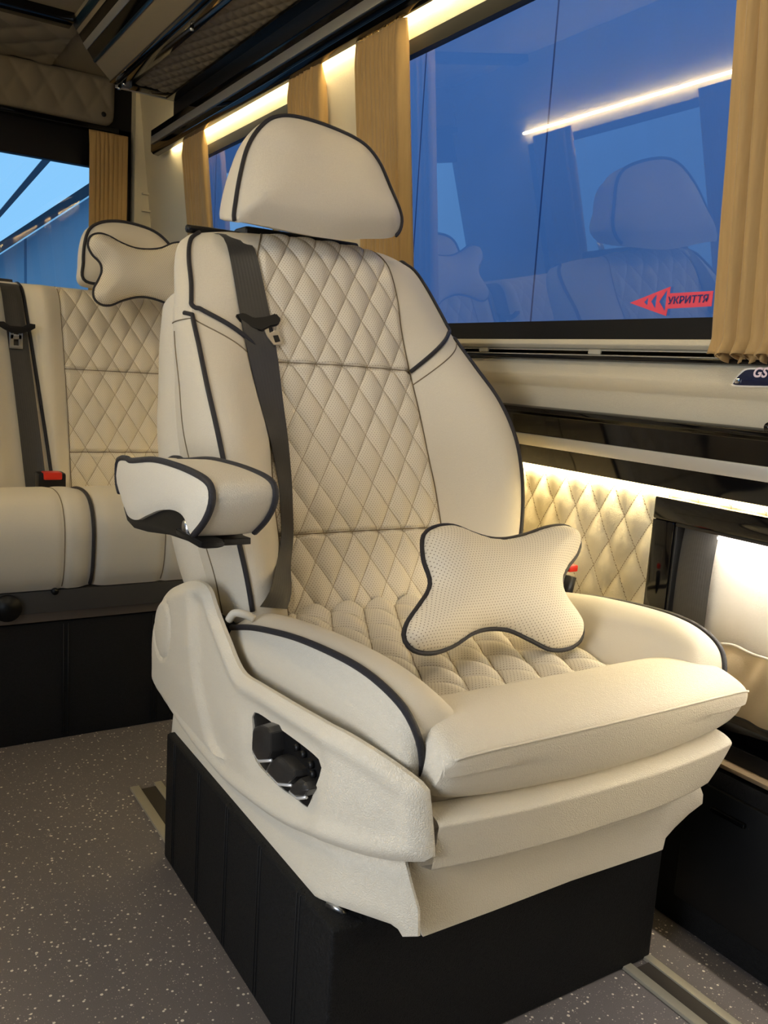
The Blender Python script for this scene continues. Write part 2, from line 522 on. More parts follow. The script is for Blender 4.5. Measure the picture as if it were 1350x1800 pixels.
# quilted lower wall panel
PWW, PHW = .062, .105
M_wallq = None
def wq(u, v):
    y = 2.4-u*(2.4-.955); z = .335+v*.37
    e = min(1, (1-v)/.05)
    h = .010*quilt(y, z, PWW, PHW)*e
    return Vector((1.198-h, y, z))
def wall_quilt_mat():
    k = NT('stitched_wall_leather'); uv = k.n('ShaderNodeUVMap'); sp = k.n('ShaderNodeSeparateXYZ'); k.l(uv.outputs[0], sp.inputs[0])
    a = k.math('ADD', k.math('DIVIDE', sp.outputs[0], PWW), k.math('DIVIDE', sp.outputs[1], PHW))
    b = k.math('SUBTRACT', k.math('DIVIDE', sp.outputs[0], PWW), k.math('DIVIDE', sp.outputs[1], PHW))
    def line(q, o):
        e = k.math('ABSOLUTE', k.math('SUBTRACT', k.math('FRACT', k.math('ADD', q, .5)), .5))
        return k.math('MULTIPLY', k.math('LESS_THAN', e, .013), k.math('GREATER_THAN', k.math('FRACT', k.math('MULTIPLY', o, 12.0)), .3))
    st = k.math('MAXIMUM', line(a, b), line(b, a))
    k.l(k.mix(st, srgb(212, 203, 178), srgb(120, 98, 60)), k.b.inputs['Base Color'])
    k.b.inputs['Roughness'].default_value = .45
    k.l(grain(k, 420, .35), k.b.inputs['Normal'])
    return k.m
M_wallq = wall_quilt_mat()
struct(grid('trim_4', wq, 330, 95, M_wallq, uvf=lambda u, v: (2.4-u*1.445, .335+v*.37), flip=False))
def wq2(u, v):
    y = .955-u*1.9; z = .675+v*.030
    return Vector((1.198-.006*abs(math.sin(PI*y/PWW))*math.sin(PI*v), y, z))
struct(grid('trim_15', wq2, 300, 8, M_wallq, uvf=lambda u, v: (.955-u*1.9, .675+v*.03)))

# black lower part of the wall, with a shelf, pale strip and a storage door
lk = thing('storage_locker', (1.16, .6, 0), 'low black leather locker along the side wall, behind the seat', 'locker')
box('locker_body', (1.128, -1.1, 0), (1.2, 2.9, .285), M_black, lk, .004)
box('shelf_rail', (1.148, -1.1, .322), (1.2, 2.9, .360), M_gloss, lk, .005)
box('rail_shadow_gap', (1.146, -1.1, .285), (1.2, 2.9, .324), M_plastic, lk)
box('pale_edge_strip', (1.126, -1.1, .292), (1.147, 2.9, .299), plain('pale_marbled_edge', srgb(120, 104, 80), .4), lk, .002)['label'] = 'pale marbled edge strip'
dd = box('locker_door', (1.121, .56, .05), (1.13, .80, .258), M_plastic, lk, .004)
sub(box('door_handle', (1.114, .69, .222), (1.123, .75, .230), M_gloss, None, .003), dd)
dd.children[0].matrix_parent_inverse = Matrix.Identity(4)

# compartment with gloss frame, strap and pocket
cp = thing('side_table_compartment', (1.17, .8, .33), 'gloss black framed compartment with a black strap and cream fabric pocket in the side wall', 'compartment')
bm_boxes = [((1.168, -.35, .643), (1.2, .967, .682)), ((1.168, .921, .362), (1.2, .967, .6429)), ((1.168, -.35, .362), (1.2, -.30, .6429))]
boxes('frame', bm_boxes, M_gloss, cp, .004)
boxes('inner_lip', [((1.171, -.30, .637), (1.198, .921, .643)), ((1.171, .916, .362), (1.198, .921, .637))], M_plastic, cp, .002)
grid('back_panel', lambda u, v: Vector((1.1965-.004*math.sin(PI*v), -.30+1.216*u, .362+.276*v)), 40, 14, M_leather_fine, cp)
def strap(u, v):
    return Vector((1.186-.003*math.sin(PI*u)-.008*(1-abs(2*v-1)**3), .846+.066*u, .362+.274*v))
grid('strap', strap, 10, 24, M_belt, cp, uvf=lambda u, v: (u*.08, v*.3))['label'] = 'black vertical strap'
def pocket(u, v):
    y = -.30+u*1.142
    rip = math.sin(y*85)*.003+math.sin(y*41+1.3)*.004
    return Vector((1.172+rip*(.4+.6*v)-.006*math.sin(PI*v)+.002*math.sin(y*120+v*7), y, .362+v*(.106+.0025*math.sin(y*90))))
pk = grid('fabric_pocket', pocket, 320, 16, leather('pocket_fabric', srgb(196, 178, 146), .6, 500, .15), cp)
def pk_edge(u): return pocket(u, 1.0)+Vector((-.001, 0, .001))
sub(tube('elastic_hem', [pk_edge(i/240) for i in range(241)], .0022, M_leather_fine, None), pk)
box('light_strip', (1.174, -.28, .631), (1.180, .84, .6345), M_led_white, cp)['label'] = 'white light strip under the frame top'

struct(box('wall_front_unseen', (-1.0, -1.25, 0), (1.25, -1.2, 2.0), M_black))  # unseen partition added to keep out sky fill, black to cut bounce
# ------------------------------------------------------------------ windows
def window(idx, y0, y1, side=1):
    xf = (lambda z: tilt_x(z)) if side > 0 else (lambda z: XL+ (1.205-tilt_x(z)))
    gx = .012*side
    zs0, zs1 = ZW0, ZW1
    def P(y, z, d): return Vector((xf(z)+d*side, y, z))
    # black rim: four bars
    bm = bmesh.new()
    def bar(ya, yb, za, zb):
        vs = [bm.verts.new(P(y, z, d)) for d in (-.002, .018) for (y, z) in ((ya, za), (yb, za), (yb, zb), (ya, zb))]
        for f in ((0, 1, 2, 3), (7, 6, 5, 4), (0, 4, 5, 1), (1, 5, 6, 2), (2, 6, 7, 3), (3, 7, 4, 0)): bm.faces.new([vs[i] for i in f])
    bar(y0, y1, zs0, zs0+.036); bar(y0, y1, zs1-.02, zs1+.012); bar(y0, y0+.03, zs0+.036, zs1-.02); bar(y1-.03, y1, zs0+.036, zs1-.02)
    bmesh.ops.recalc_face_normals(bm, faces=bm.faces[:])
    wobj = struct(from_bm('window_%d' % idx, bm, M_plastic))
    vs = [P(y, z, .010) for (y, z) in ((y0+.028, zs0+.034), (y1-.028, zs0+.034), (y1-.028, zs1-.018), (y0+.028, zs1-.018))]
    vs += [v+Vector((.004*side, 0, 0)) for v in vs]
    g = link('glass', vs, [(3, 2, 1, 0) if side > 0 else (0, 1, 2, 3)], M_glass, None, smooth=False)
    g.parent = wobj
    return wobj
XL = -.62
w1 = window(1, *WIN[0]); w2 = window(2, *WIN[1])

# shelter sticker on the glass: red arrow with blue lettering
def text_mesh(name, body, mat, parent, place, size, bold=.0, shear=0.):
    cu = bpy.data.curves.new(name, 'FONT'); cu.body = body; cu.size = size; cu.offset = bold; cu.shear = shear; cu.extrude = 0.0
    to = bpy.data.objects.new(name, cu); col.objects.link(to)
    dg = bpy.context.evaluated_depsgraph_get(); dg.update()
    me = bpy.data.meshes.new_from_object(to.evaluated_get(dg)); bpy.data.objects.remove(to)
    for v in me.vertices: v.co = place(v.co.x, v.co.y)
    o = bpy.data.objects.new(name, me); col.objects.link(o); me.materials.clear(); me.materials.append(mat)
    if parent is not None:
        setpar(o, parent)
    return o, me
gn = Vector((-math.cos(math.radians(TILT)), 0, -math.sin(math.radians(TILT))))
go = Vector((tilt_x(1.01)+.006, 0, 1.01))
def onglass(p, off=0.0):
    o = go+gn*off
    return PP(p, o, gn)
st = thing('shelter_sticker', onglass((1180, 528)), 'red arrow sticker with blue capital lettering at the bottom of the large window', 'sticker')
def zs(x, y): return (1060+x*.21481, 440+y*.21481)
arrow = [(218, 430), (552, 297), (546, 352), (903, 332), (887, 458), (528, 478), (516, 538)]
tri = [[(336, 425), (372, 384), (362, 452)], [(393, 418), (441, 358), (426, 480)], [(459, 420), (526, 322), (505, 498)]]
a3 = [onglass(zs(*p)) for p in arrow]
ey = Vector((0, 1, 0)); ez = ey.cross(gn).normalized()
if ez.z < 0: ez = -ez
so = onglass((1180, 528))
def g2(p3): d = p3-so; return (d.dot(ey), d.dot(ez))
ov, F = cdt([g2(p) for p in a3], [[g2(onglass(zs(*q))) for q in t] for t in tri], .02)
vv = [so+ey*v.x+ez*v.y for v in ov]
n0 = len(vv); vv += [v-gn*.0006 for v in vv]
M_stick = plain('sticker_red', srgb(235, 78, 98), .5); M_stickb = plain('sticker_blue', srgb(34, 54, 120), .5)
link('arrow', vv, [tuple(f) for f in F]+[tuple(i+n0 for i in f[::-1]) for f in F], M_stick, st, smooth=False)
pA = onglass(zs(536, 442)); pB = onglass(zs(866, 424)); base = (pB-pA)
upv = (onglass(zs(545, 380))-pA); upl = upv.length
bdir = base.normalized()
o_, me_ = text_mesh('lettering', 'УКРИТТЯ', M_stickb, None, lambda x, y: Vector((x, y, 0)), 1.0, .018, 0.15)
xs = [v.co.x for v in me_.vertices]; ys = [v.co.y for v in me_.vertices]
x0, x1, y0, y1 = min(xs), max(xs), min(ys), max(ys)
up2 = (ez-bdir*ez.dot(bdir)).normalized()
for v in me_.vertices:
    v.co = pA+bdir*((v.co.x-x0)/(x1-x0)*base.length)+up2*((v.co.y-y0)/(y1-y0)*upl)+gn*.0012
setpar(o_, st)

# chrome edged name plate on the wall
def onw(p, off=0.0): return PX(p, 1.171-off)
def zp(x, y): return (1280+x/12, 630+y/12)
npl = thing('name_plate', onw((1330, 668)), 'chrome rimmed dark blue plate with raised initials on the padded wall panel, right edge', 'plate')
outl = [zp(120, 520), zp(160, 430), zp(330, 250), zp(430, 205), zp(560, 200), zp(1500, 190), zp(1560, 210), zp(1560, 600), zp(1500, 615), zp(200, 600)]
def w2d(p3): return (p3.y, p3.z)
def plate_poly(scale, off0, off1, name, mat):
    P3 = [w2d(onw(p)) for p in outl]
    P3 = [(p.x, p.y) for p in cr([(a, b, 0) for a, b in P3], 60, True)]
    cx = sum(p[0] for p in P3)/len(P3); cy = sum(p[1] for p in P3)/len(P3)
    hx = max(abs(p[0]-cx) for p in P3); hy = max(abs(p[1]-cy) for p in P3)
    sx, sy = 1-scale/hx, 1-scale/hy
    P3 = [(cx+(p[0]-cx)*sx, cy+(p[1]-cy)*sy) for p in P3]
    return prism(name, P3, lambda p, a: Vector((1.171-a, p[0], p[1])), off0, off1, mat, npl, .0006)
plate_poly(0, -.004, .003, 'chrome_rim', plain('bright_rim', srgb(240, 236, 228), .25, .4))
plate_poly(.0032, .0, .0034, 'blue_face', plain('deep_blue_enamel', srgb(16, 22, 52), .25))
def plt(p0, h):
    P0 = onw(p0, .0036)
    return lambda x, y: P0+Vector((-.0003, -x, y))
text_mesh('initials', 'GS', plain('rose_silver', srgb(225, 205, 210), .3), npl, plt(zp(500, 385), 0), .020, .0006, .3)
box('screw', *[tuple(Vector(onw(zp(235, 480)))+Vector(s)) for s in ((-.006, -.004, -.004), (-.003, .004, .004))], M_chrome, npl, .0015)
# small black holder fixed on the rail at the right edge
hb = thing('rail_knob', PX((1345, 748), 1.165), 'small glossy black knob on the rail at the right edge of the photo', 'knob')
tube('knob_cap', [PX((1352, 751), 1.18), PX((1352, 751), 1.165)-Vector((.0, 0, 0)), PX((1352, 751), 1.158)], .0075, M_gloss, hb, sides=20)

# ------------------------------------------------------------------ curtains
def curtain(label, y0, y1, z0, z1, folds, amp=.012, xoff=-.030, gath=.025, flare=.0, seed=0, bottom_ruffle=0, group='gold curtains of the side windows', parent=None, axis='y', yrear=3.80, zt=None, left=False):
    rnd = random.Random(seed)
    ph = [rnd.uniform(-.5, .5) for _ in range(folds+2)]
    am = [rnd.uniform(.65, 1.2) for _ in range(folds+2)]
    NV = 90
    def f(u, v):
        z = z0+(z1-z0)*v
        s = u*folds; i = int(min(folds-1, s)); t = s-i
        a = amp*(am[i]*(1-t)+am[i+1]*t)
        w = 2*PI*(s+.18*math.sin(v*3+ph[i])*(1-v))
        hg = (v-(1-gath/(z1-z0)*2.0))/(gath/(z1-z0)*2.0)     # gathered head
        k = a*(1-.55*max(0, hg))
        d = k*(math.sin(w)+.30*math.sin(2*w+ph[i]*3)+.16*math.sin(3.1*w+ph[i]*5))
        if bottom_ruffle:
            q = max(0, 1-v/.04); d += math.sin(w*2+ph[i]*4)*.008*q-.010*q; z -= .007*q*math.sin(w+ph[i])
        y = y0+(y1-y0)*(u+(.010*math.cos(w)/max(.05, abs(y1-y0))))
        y += (u-.5)*flare*(1-v)
        y += .004*math.sin(w*1.5)*max(0, hg)
        if left: return Vector((XL+(1.205-tilt_x(z))+.028-d, y, z))
        if axis == 'y': return Vector((tilt_x(z)+xoff+d, y, z))
        return Vector((y, yrear+d, z))
    nu = folds*16
    o = grid('curtain', f, nu, NV, M_curtain)
    md = o.modifiers.new('thick', 'SOLIDIFY'); md.thickness = .0015
    tag(o, label, 'curtain', group)
    return o
curtain('gold pleated curtain hanging over the front part of the large window, beside the name plate', .45, .864, .914, 1.645, 20, .015, -.036, seed=1, flare=.03, bottom_ruffle=1)
curtain('gold pleated curtain at the rear edge of the large window, beside the headrest', 1.762, 1.968, .95, 1.650, 12, .011, -.026, seed=2)
curtain('gold pleated curtain at the front edge of the second window, above the seat headrest', 2.165, 2.345, .95, 1.655, 8, .012, -.026, seed=3)
curtain('narrow gold curtain at the rearmost side of the second window, far back', 3.04, 3.235, .95, 1.655, 8, .011, -.026, seed=4)

# ------------------------------------------------------------------ top of the wall: cornice, led
corn = thing('cornice_rail', (1.11, 1.5, 1.65), 'long black cornice rail with silver inlay above the side windows', 'rail')
yprism('rail_body', [(1.085, 1.655), (1.105, 1.652), (1.115, 1.665), (1.105, 1.745), (1.075, 1.745), (1.075, 1.665)], -1.1, 3.55, M_gloss, corn)
box('silver_inlay', (1.071, -1.09, 1.690), (1.077, 3.54, 1.718), M_alu, corn, .001)
tag(box('led_strip', (1.112, -1.1, 1.668), (1.122, 3.45, 1.676), M_led), 'glowing warm light strip above the side windows, behind the black cornice', 'light strip')

#=== REAR ===
YR = 3.85
# ceiling and rear wall
def roof_quilt(name, f, w, h, nu, nv, mat):
    return struct(grid(name, f, nu, nv, mat))
struct(box('ceiling', (-1.0, -1.2, 1.985), (1.25, 3.95, 2.02), M_roof))
rw = []
# black rear door frame around the rear window, beige corner pillar
struct(boxes('door_1', [((-.75, 3.86, 1.63), (1.085, 3.90, 1.80)), ((.92, 3.86, .3), (1.085, 3.90, 1.99)), ((-.75, 3.86, 0), (1.085, 3.90, .95)), ((-.80, 3.86, .95), (-.60, 3.9, 1.99))], M_plastic, None, .004))
struct(prism('trim_5', [(-.75, 1.768), (1.02, 1.768), (1.02, 1.79), (-.75, 1.79)], lambda p, a: Vector((p[0], a, p[1])), 3.81, 3.86, M_gloss, bev=.003))
wb = [box('a', (1.085, 3.80, .0), (1.30, 3.95, 2.0), None), box('a', (-1.0, 3.80, 0), (-.75, 3.95, 2.0), None), box('a', (-.75, 3.905, 1.9), (1.1, 3.95, 2.0), None)]
join_structs('wall_back', wb, M_wallleather)
gw = link('window_3', [(-.62, 3.885, .93), (.93, 3.885, .93), (.93, 3.885, 1.65), (-.62, 3.885, 1.65)], [(0, 1, 2, 3)], M_glass_rear, smooth=False)
struct(gw)
# quilted header over the rear window, rounded corner
hp = [(-.70, 1.795), (.96, 1.795), (.99, 1.805), (1.003, 1.835), (1.005, 1.984), (-.70, 1.984)]
hp2 = [(-.7, 1.795), (.5, 1.795)]+[tuple(p)[:2] for p in cr([(.94, 1.795, 0), (.975, 1.798, 0), (.997, 1.815, 0), (1.003, 1.85, 0), (1.004, 1.9, 0)], 10)]+[(1.005, 1.984), (-.7, 1.984)]
def hpos(x, y, h): return Vector((x, 3.83-h, y))
hdr = puff('trim_6', hp2, hpos, lambda d, x, y: .006*smin(d, .012)+.009*quilt(x, y, .105, .16)*smin(d, .02), lambda d, x, y: -.02, M_roof, step=.008)
struct(hdr)
sc = tube('header_screw', [(.958, 3.825, 1.835), (.958, 3.815, 1.835)], .010, M_plastic, None, sides=16)
tag(sc, 'round black screw cap in the corner of the quilted header', 'screw')
curtain('gold pleated curtain hanging at the right of the rear window', .90, 1.045, .95, 1.762, 8, .010, gath=.03, seed=5, axis='x', yrear=3.80, group=None)
# ceiling rear: quilted soft panel and black edge strip
def cq(u, v):
    x = -.7+1.45*u; y = 3.30+.52*v
    return Vector((x, y, 1.982-.014*quilt(x, y, .16, .20)*min(1, (1-v)/.05)))
struct(grid('trim_7', cq, 120, 50, M_roof, flip=True))
struct(box('trim_8', (-.7, 3.22, 1.955), (.71, 3.30, 1.99), M_gloss, None, .004))
# grips on the corner pillar
for i, (zc, th_) in enumerate(((1.545, .008), (1.475, .008))):
    struct(box('trim_%d' % (9+i), (1.115, 3.782, zc-th_/2), (1.175, 3.802, zc+th_/2), M_wallleather, None, .0035))

# ------------------------------------------------------------------ luggage rack
lr = thing('luggage_rack', (.9, 3.28, 1.8), 'overhead luggage rack with quilted underside, black frame and silver strips', 'rack')
Y0, Y1 = -1.0, 3.28
A = [(.711, 1.984), (.730, 1.950), (.788, 1.867), (.847, 1.812), (1.12, 1.800), (1.12, 1.984)]
yprism('rack_body', A, Y0, Y1, M_roof, lr, .003)
def along(a, b, t0, t1, off, th, name, mat, y0=Y0+.01, y1=Y1-.004, par=lr):
    a = Vector((a[0], a[1])); b = Vector((b[0], b[1])); d = (b-a); n = Vector((d.y, -d.x)).normalized()
    if n.y > 0: n = -n
    p0 = a+d*t0; p1 = a+d*t1
    pr = [p0+n*off, p1+n*off, p1+n*(off+th), p0+n*(off+th)]
    return prism(name, [(p.x, p.y) for p in pr], lambda p, q: Vector((p[0], q, p[1])), y0, y1, mat, par, min(.0015, th*.3))
along(A[1], A[2], .12, .98, -.001, .003, 'black_fascia', M_gloss)
along(A[1], A[2], .40, .62, .001, .004, 'silver_strip', M_alu)
M_bluerefl = plain('gloss_edge_blue_reflection', srgb(26, 44, 58), .15)  # blue reflection on the gloss edge strips, put into the colour
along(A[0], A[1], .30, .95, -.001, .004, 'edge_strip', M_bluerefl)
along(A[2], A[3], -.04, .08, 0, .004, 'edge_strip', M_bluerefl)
along(A[3], A[4], -.02, .045, 0, .006, 'edge_strip', M_gloss)
# underside: black frame, quilted panel, screws
def und(x): return A[3][1]+(A[4][1]-A[3][1])*(x-A[3][0])/(A[4][0]-A[3][0])
fr = boxes('under_frame', [((.862, Y0, 1.796), (.905, Y1-.02, 1.806)), ((1.04, Y0, 1.790), (1.118, Y1-.02, 1.800)), ((.905, Y1-.075, 1.793), (1.04, Y1-.02, 1.803))], M_gloss, lr, .0015)
box('end_trim', (.86, Y1-.014, 1.792), (1.12, Y1-.006, 1.803), M_alu, lr, .002)['label'] = 'bright metal end strip'
def uq(u, v):
    x = .900+.145*u; y = Y0+(Y1-.06-Y0)*v
    return Vector((x, y, und(x)-.004-.010*quilt(x*.72+y*.7, y*.72-x*.7, .055, .055)*min(1, 8*u, 8*(1-u))))
def uqf(u, v):
    x = .900+.145*u; y = Y0+(Y1-.06-Y0)*v
    qx = abs(math.sin(PI*(x*.9+y*.25)/.036)); qy = abs(math.sin(PI*(y-x*.5)/.040))
    return Vector((x, y, und(x)-.003-.007*(qx*qy)**.5*min(1, 12*u, 12*(1-u))))
grid('quilted_panel', uqf, 50, 1100, M_roof, lr, flip=True)
for (x, y) in ((.872, 3.20), (.884, 2.55), (.884, 1.95), (1.10, 3.255), (.872, 3.262)):
    tube('screw', [(x, y, 1.797), (x, y, 1.786)], .006, M_chrome, lr, sides=12)
struct(boxes('trim_13', [((1.075, -1.0, 1.745), (1.15, 3.28, 1.80))], M_plastic, None, .002))
tag(tube('wall_screw', [(1.142, 3.45, 1.83), (1.132, 3.45, 1.83)], .008, M_plastic, None, sides=14), 'small black screw on the dark wall beside the rack end', 'screw')

# ------------------------------------------------------------------ left wall (seen in the glass)
def lstrip(y0, y1, z0, z1, dx=0, th=.03):
    f = lambda z: XL+(1.205-tilt_x(z))
    prof = [(f(z0), z0), (f(z1), z1), (f(z1)-th, z1), (f(z0)-th, z0)]
    return prism('a', prof, lambda p, a: Vector((p[0], a, p[1])), y0, y1, None, None, 0)
LW = [(.85, 1.72), (2.15, 3.3)]
join_structs('wall_left', [lstrip(.80, .85, .0, 2.0), lstrip(-1.2, -.05, .0, 2.0), lstrip(-.05, .80, 1.75, 2.0), lstrip(1.72, 2.15, 0, 2.0), lstrip(3.3, 3.9, 0, 2.0), lstrip(.85, 1.72, 0, ZW0), lstrip(.85, 1.72, ZW1+.01, 2.0),
   lstrip(2.15, 3.3, 0, ZW0), lstrip(2.15, 3.3, ZW1+.01, 2.0)], M_wallleather)
w4 = window(4, *LW[0], side=-1); w5 = window(5, *LW[1], side=-1)
tag(box('led_strip', (XL+.085, .9, 1.660), (XL+.097, 3.3, 1.670), M_led), 'light strip above the opposite windows, mirrored in the large window', 'light strip')

#=== OUTSIDE ===
M_fac = facade_mat('blue_dusk_facade', srgb(150, 172, 214), srgb(60, 80, 130), 1, 1.125, 2.27, .006)
tag(box('building', (3.0, -6, -1.0), (3.2, 9, 5.5), M_fac), 'pale panelled building facade outside the large side window', 'building')
M_yard = plain('yard_asphalt', srgb(90, 95, 105), .9)
struct(box('trim_14', (-12, -12, -1.1), (14, 18, -.9), M_yard))
# rear: hall with a sloping roof edge, further beam above
def rearP(p, y): return PY(p, y)
def hall(name, pts, y, d, mat, label, cat):
    P = [rearP(p, y) for p in pts]
    o = prism(name, [(p.x, p.z) for p in P], lambda p, a: Vector((p[0], a, p[1])), y, y+d, mat)
    return tag(o, label, cat)
curtain('gold curtain at the rear of the opposite rear window, mirrored in the large window', 2.98, 3.22, .95, 1.64, 9, .011, 0, seed=8, group='curtains of the opposite windows', left=True)
curtain('gold curtain at the front of the opposite rear window, mirrored in the large window', 2.15, 2.30, .95, 1.64, 7, .011, 0, seed=9, group='curtains of the opposite windows', left=True)
M_rf = facade_mat('corrugated_blue_wall', srgb(205, 222, 230), srgb(130, 155, 175), 0, .62, .3, .012)
hall('hall', [(-500, 790), (-500, 770), (0, 448), (400, 190), (400, 900), (-500, 900)], 9.0, 3.0, M_rf, 'blue corrugated hall wall with a sloping top edge outside the rear window', 'building')
hall('roof_gutter', [(-500, 745), (0, 425), (400, 162), (400, 186), (0, 445), (-500, 768)], 8.8, .15, plain('gutter_grey', srgb(70, 82, 92), .6), 'dark sloping gutter along the top of the hall outside the rear window', 'gutter')
hall('roof_beam', [(-300, 660), (0, 370), (75, 280), (330, 20), (345, 30), (88, 284), (0, 383), (-300, 680)], 8.2, .1, plain('beam_grey', srgb(66, 84, 100), .6), 'thin dark diagonal beam seen through the rear window, above the gutter', 'beam')

#=== BENCH ===
XB0, XB1 = -.25, 1.04
bench = thing('bench_seat', (.45, 1.9, 0), 'long cream quilted bench seat with black piping across the rear of the van', 'bench')
# pedestal
box('pedestal', (XB0, 1.90, 0), (XB1, 2.4, .275), M_black, bench, .006)
box('metal_strip', (XB0, 1.895, .278), (XB1, 2.42, .300), plain('dull_metal', srgb(120, 110, 100), .4, .6), bench, .002)['label'] = 'dull metal strip above the black pedestal'
box('frame_beam', (XB0, 1.885, .300), (XB1, 2.42, .350), plain('dark_grey_frame', srgb(62, 60, 58), .5), bench, .003)
kb_ = PY((14, 1071), 1.872)
tube('recline_knob', [kb_+Vector((0, .03, 0)), kb_], .028, M_plastic, bench, sides=24)
bo_ = PY((97, 1040), 1.878)
tube('bolt', [bo_+Vector((0, .01, 0)), bo_], .0075, M_plastic, bench, sides=12)
# pedestal stitch lines
stl = []
for x in (.40, .41, .60, .61, .645, .655):
    stl.append([(x, 1.8985, .268), (x, 1.8985, .01)])
tubes_mesh('stitch_line', stl, .0012, plain('black_thread', srgb(8, 8, 8), .6), bench, sides=4)
# cushion: profile swept along x
cp_prof = cr([(2.35, .47, 0), (2.2, .515, 0), (2.05, .552, 0), (1.95, .560, 0), (1.885, .545, 0), (1.852, .50, 0), (1.850, .44, 0), (1.862, .385, 0), (1.885, .352, 0)], 60)
PIPEX = .453
def bcush(u, v):
    x = XB0+(XB1-XB0)*u
    i = v*(len(cp_prof)-1); k = int(min(len(cp_prof)-2, i)); p = cp_prof[k].lerp(cp_prof[k+1], i-k)
    e = 0
    # soft grooves at piping and seams
    for xs_, w_, dp in ((PIPEX, .018, .010), (.3925, .008, .004), (.61, .008, .004), (.95, .018, .008), (.02, .02, .01)):
        e += dp*math.exp(-((x-xs_)/w_)**2)
    d = Vector((0, p.y-2.15, 0))
    c = Vector((x, p.x, p.y)); cen = Vector((x, 2.15, .42))
    dirn = (c-cen).normalized()
    return c-dirn*e
grid('seat_cushion', bcush, 300, 60, M_leather_fine, bench, flip=False)
def bline(x, v0, v1, off=.001, n=40): 
    u = (x-XB0)/(XB1-XB0); out = []
    for i in range(n):
        v = v0+(v1-v0)*i/(n-1); p = bcush(u, v); cen = Vector((x, 2.15, .42)); out.append(p+(p-cen).normalized()*off)
    return out
pl = bline(PIPEX, .0, .99, .003)
tube('cushion_piping', pl, .0042, M_pipe, bench)
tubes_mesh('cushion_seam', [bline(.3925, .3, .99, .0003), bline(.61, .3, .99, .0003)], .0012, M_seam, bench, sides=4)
# bench back
def bb_y(z): return 2.325+(z-.48)*.30
def bback(x0, x1, z0, z1, fn, name, mat, nu, nv, uvon=True):
    def f(u, v):
        x = x0+(x1-x0)*u; z = z0+(z1-z0)*v
        return Vector((x, bb_y(z)-fn(x, z), z))
    return grid(name, f, nu, nv, mat, bench, uvf=(lambda u, v: (x0+(x1-x0)*u, z0+(z1-z0)*v)) if uvon else None)
ZB0, ZB1 = .47, 1.035
QX0, QX1 = .516, .86
def topround(z):                     # fall back at the top
    t = max(0, (z-(ZB1-.05))/.05); return -.055*(1-math.sqrt(max(0, 1-t*t)))
def qdepth(x, z):
    k = min(1, max(0, (x-.50)/.02), max(0, (.88-x)/.02))
    inq = quilt(x, z, .058, .094)*.009 if .508 < x < .872 else 0
    g = 0
    for zz in (.815, .598): g += .008*math.exp(-((z-zz)/.006)**2)
    h = .012*math.sin(PI*min(1, max(0, (z-.5)/.5)))
    bol = .022*math.exp(-((x-.47)/.03)**2)+.022*math.exp(-((x-.915)/.03)**2)
    return h+inq*k-g*(1 if .5 < x < .88 else 0)+bol+topround(z)
qb = bback(.508, .872, ZB0, ZB1, qdepth, 'quilted_back', M_quilt_b, 200, 260)
def pdepth(x, z):
    h = .012*math.sin(PI*min(1, max(0, (z-.5)/.5)))
    bol = .022*math.exp(-((x-.47)/.03)**2)+.022*math.exp(-((x-.915)/.03)**2)+.022*math.exp(-((x-.33)/.03)**2)
    g = .012*math.exp(-((x-PX_PIPE(z))/.010)**2)
    return h+bol-g+topround(z)
def PX_PIPE(z): return .463-.045*max(0, (z-.5)/.53)
bback(.30, .508, ZB0, ZB1, pdepth, 'back_side_panel', M_leather_fine, 90, 120)
bback(.872, 1.04, ZB0, ZB1, lambda x, z: .012+.022*math.exp(-((x-.915)/.03)**2)+topround(z), 'back_side_panel', M_leather_fine, 30, 60)
bback(XB0, .302, ZB0, ZB1, lambda x, z: qdepth(.8-x*.9 if False else .69, z)*0+.012*math.sin(PI*min(1, max(0, (z-.5)/.5)))+.008*quilt(x, z, .058, .094)+topround(z), 'quilted_back', M_quilt_b, 160, 200)
box('back_shell', (XB0, bb_y(ZB1)+.05, .47), (XB1, bb_y(ZB1)+.09, ZB1-.004), M_leather_fine, bench, .01)
grid('back_top', lambda u, v: Vector((XB0+(XB1-XB0)*u, bb_y(ZB1)+.05+v*.05, ZB1-.002+.004*math.sin(PI*v))), 60, 6, M_leather_fine, bench)
tube('back_piping', [(PX_PIPE(z), bb_y(z)-pdepth(PX_PIPE(z), z)-.003, z) for z in [ZB0+.02+(ZB1-ZB0-.02)*i/50 for i in range(51)]]+[(PX_PIPE(ZB1), bb_y(ZB1)+.09, ZB1+.002)], .0042, M_pipe, bench)
tubes_mesh('back_seam', [[(x, bb_y(z)-qdepth(x, z)-.0005, z) for z in [ZB0+(ZB1-ZB0)*i/60 for i in range(61)]] for x in (.509, .871)]
  + [[(x, bb_y(zz)-qdepth(x, zz)-.0004, zz) for x in [.509+.362*i/60 for i in range(61)]] for zz in (.815, .598)], .0013, M_seam, bench, sides=4)
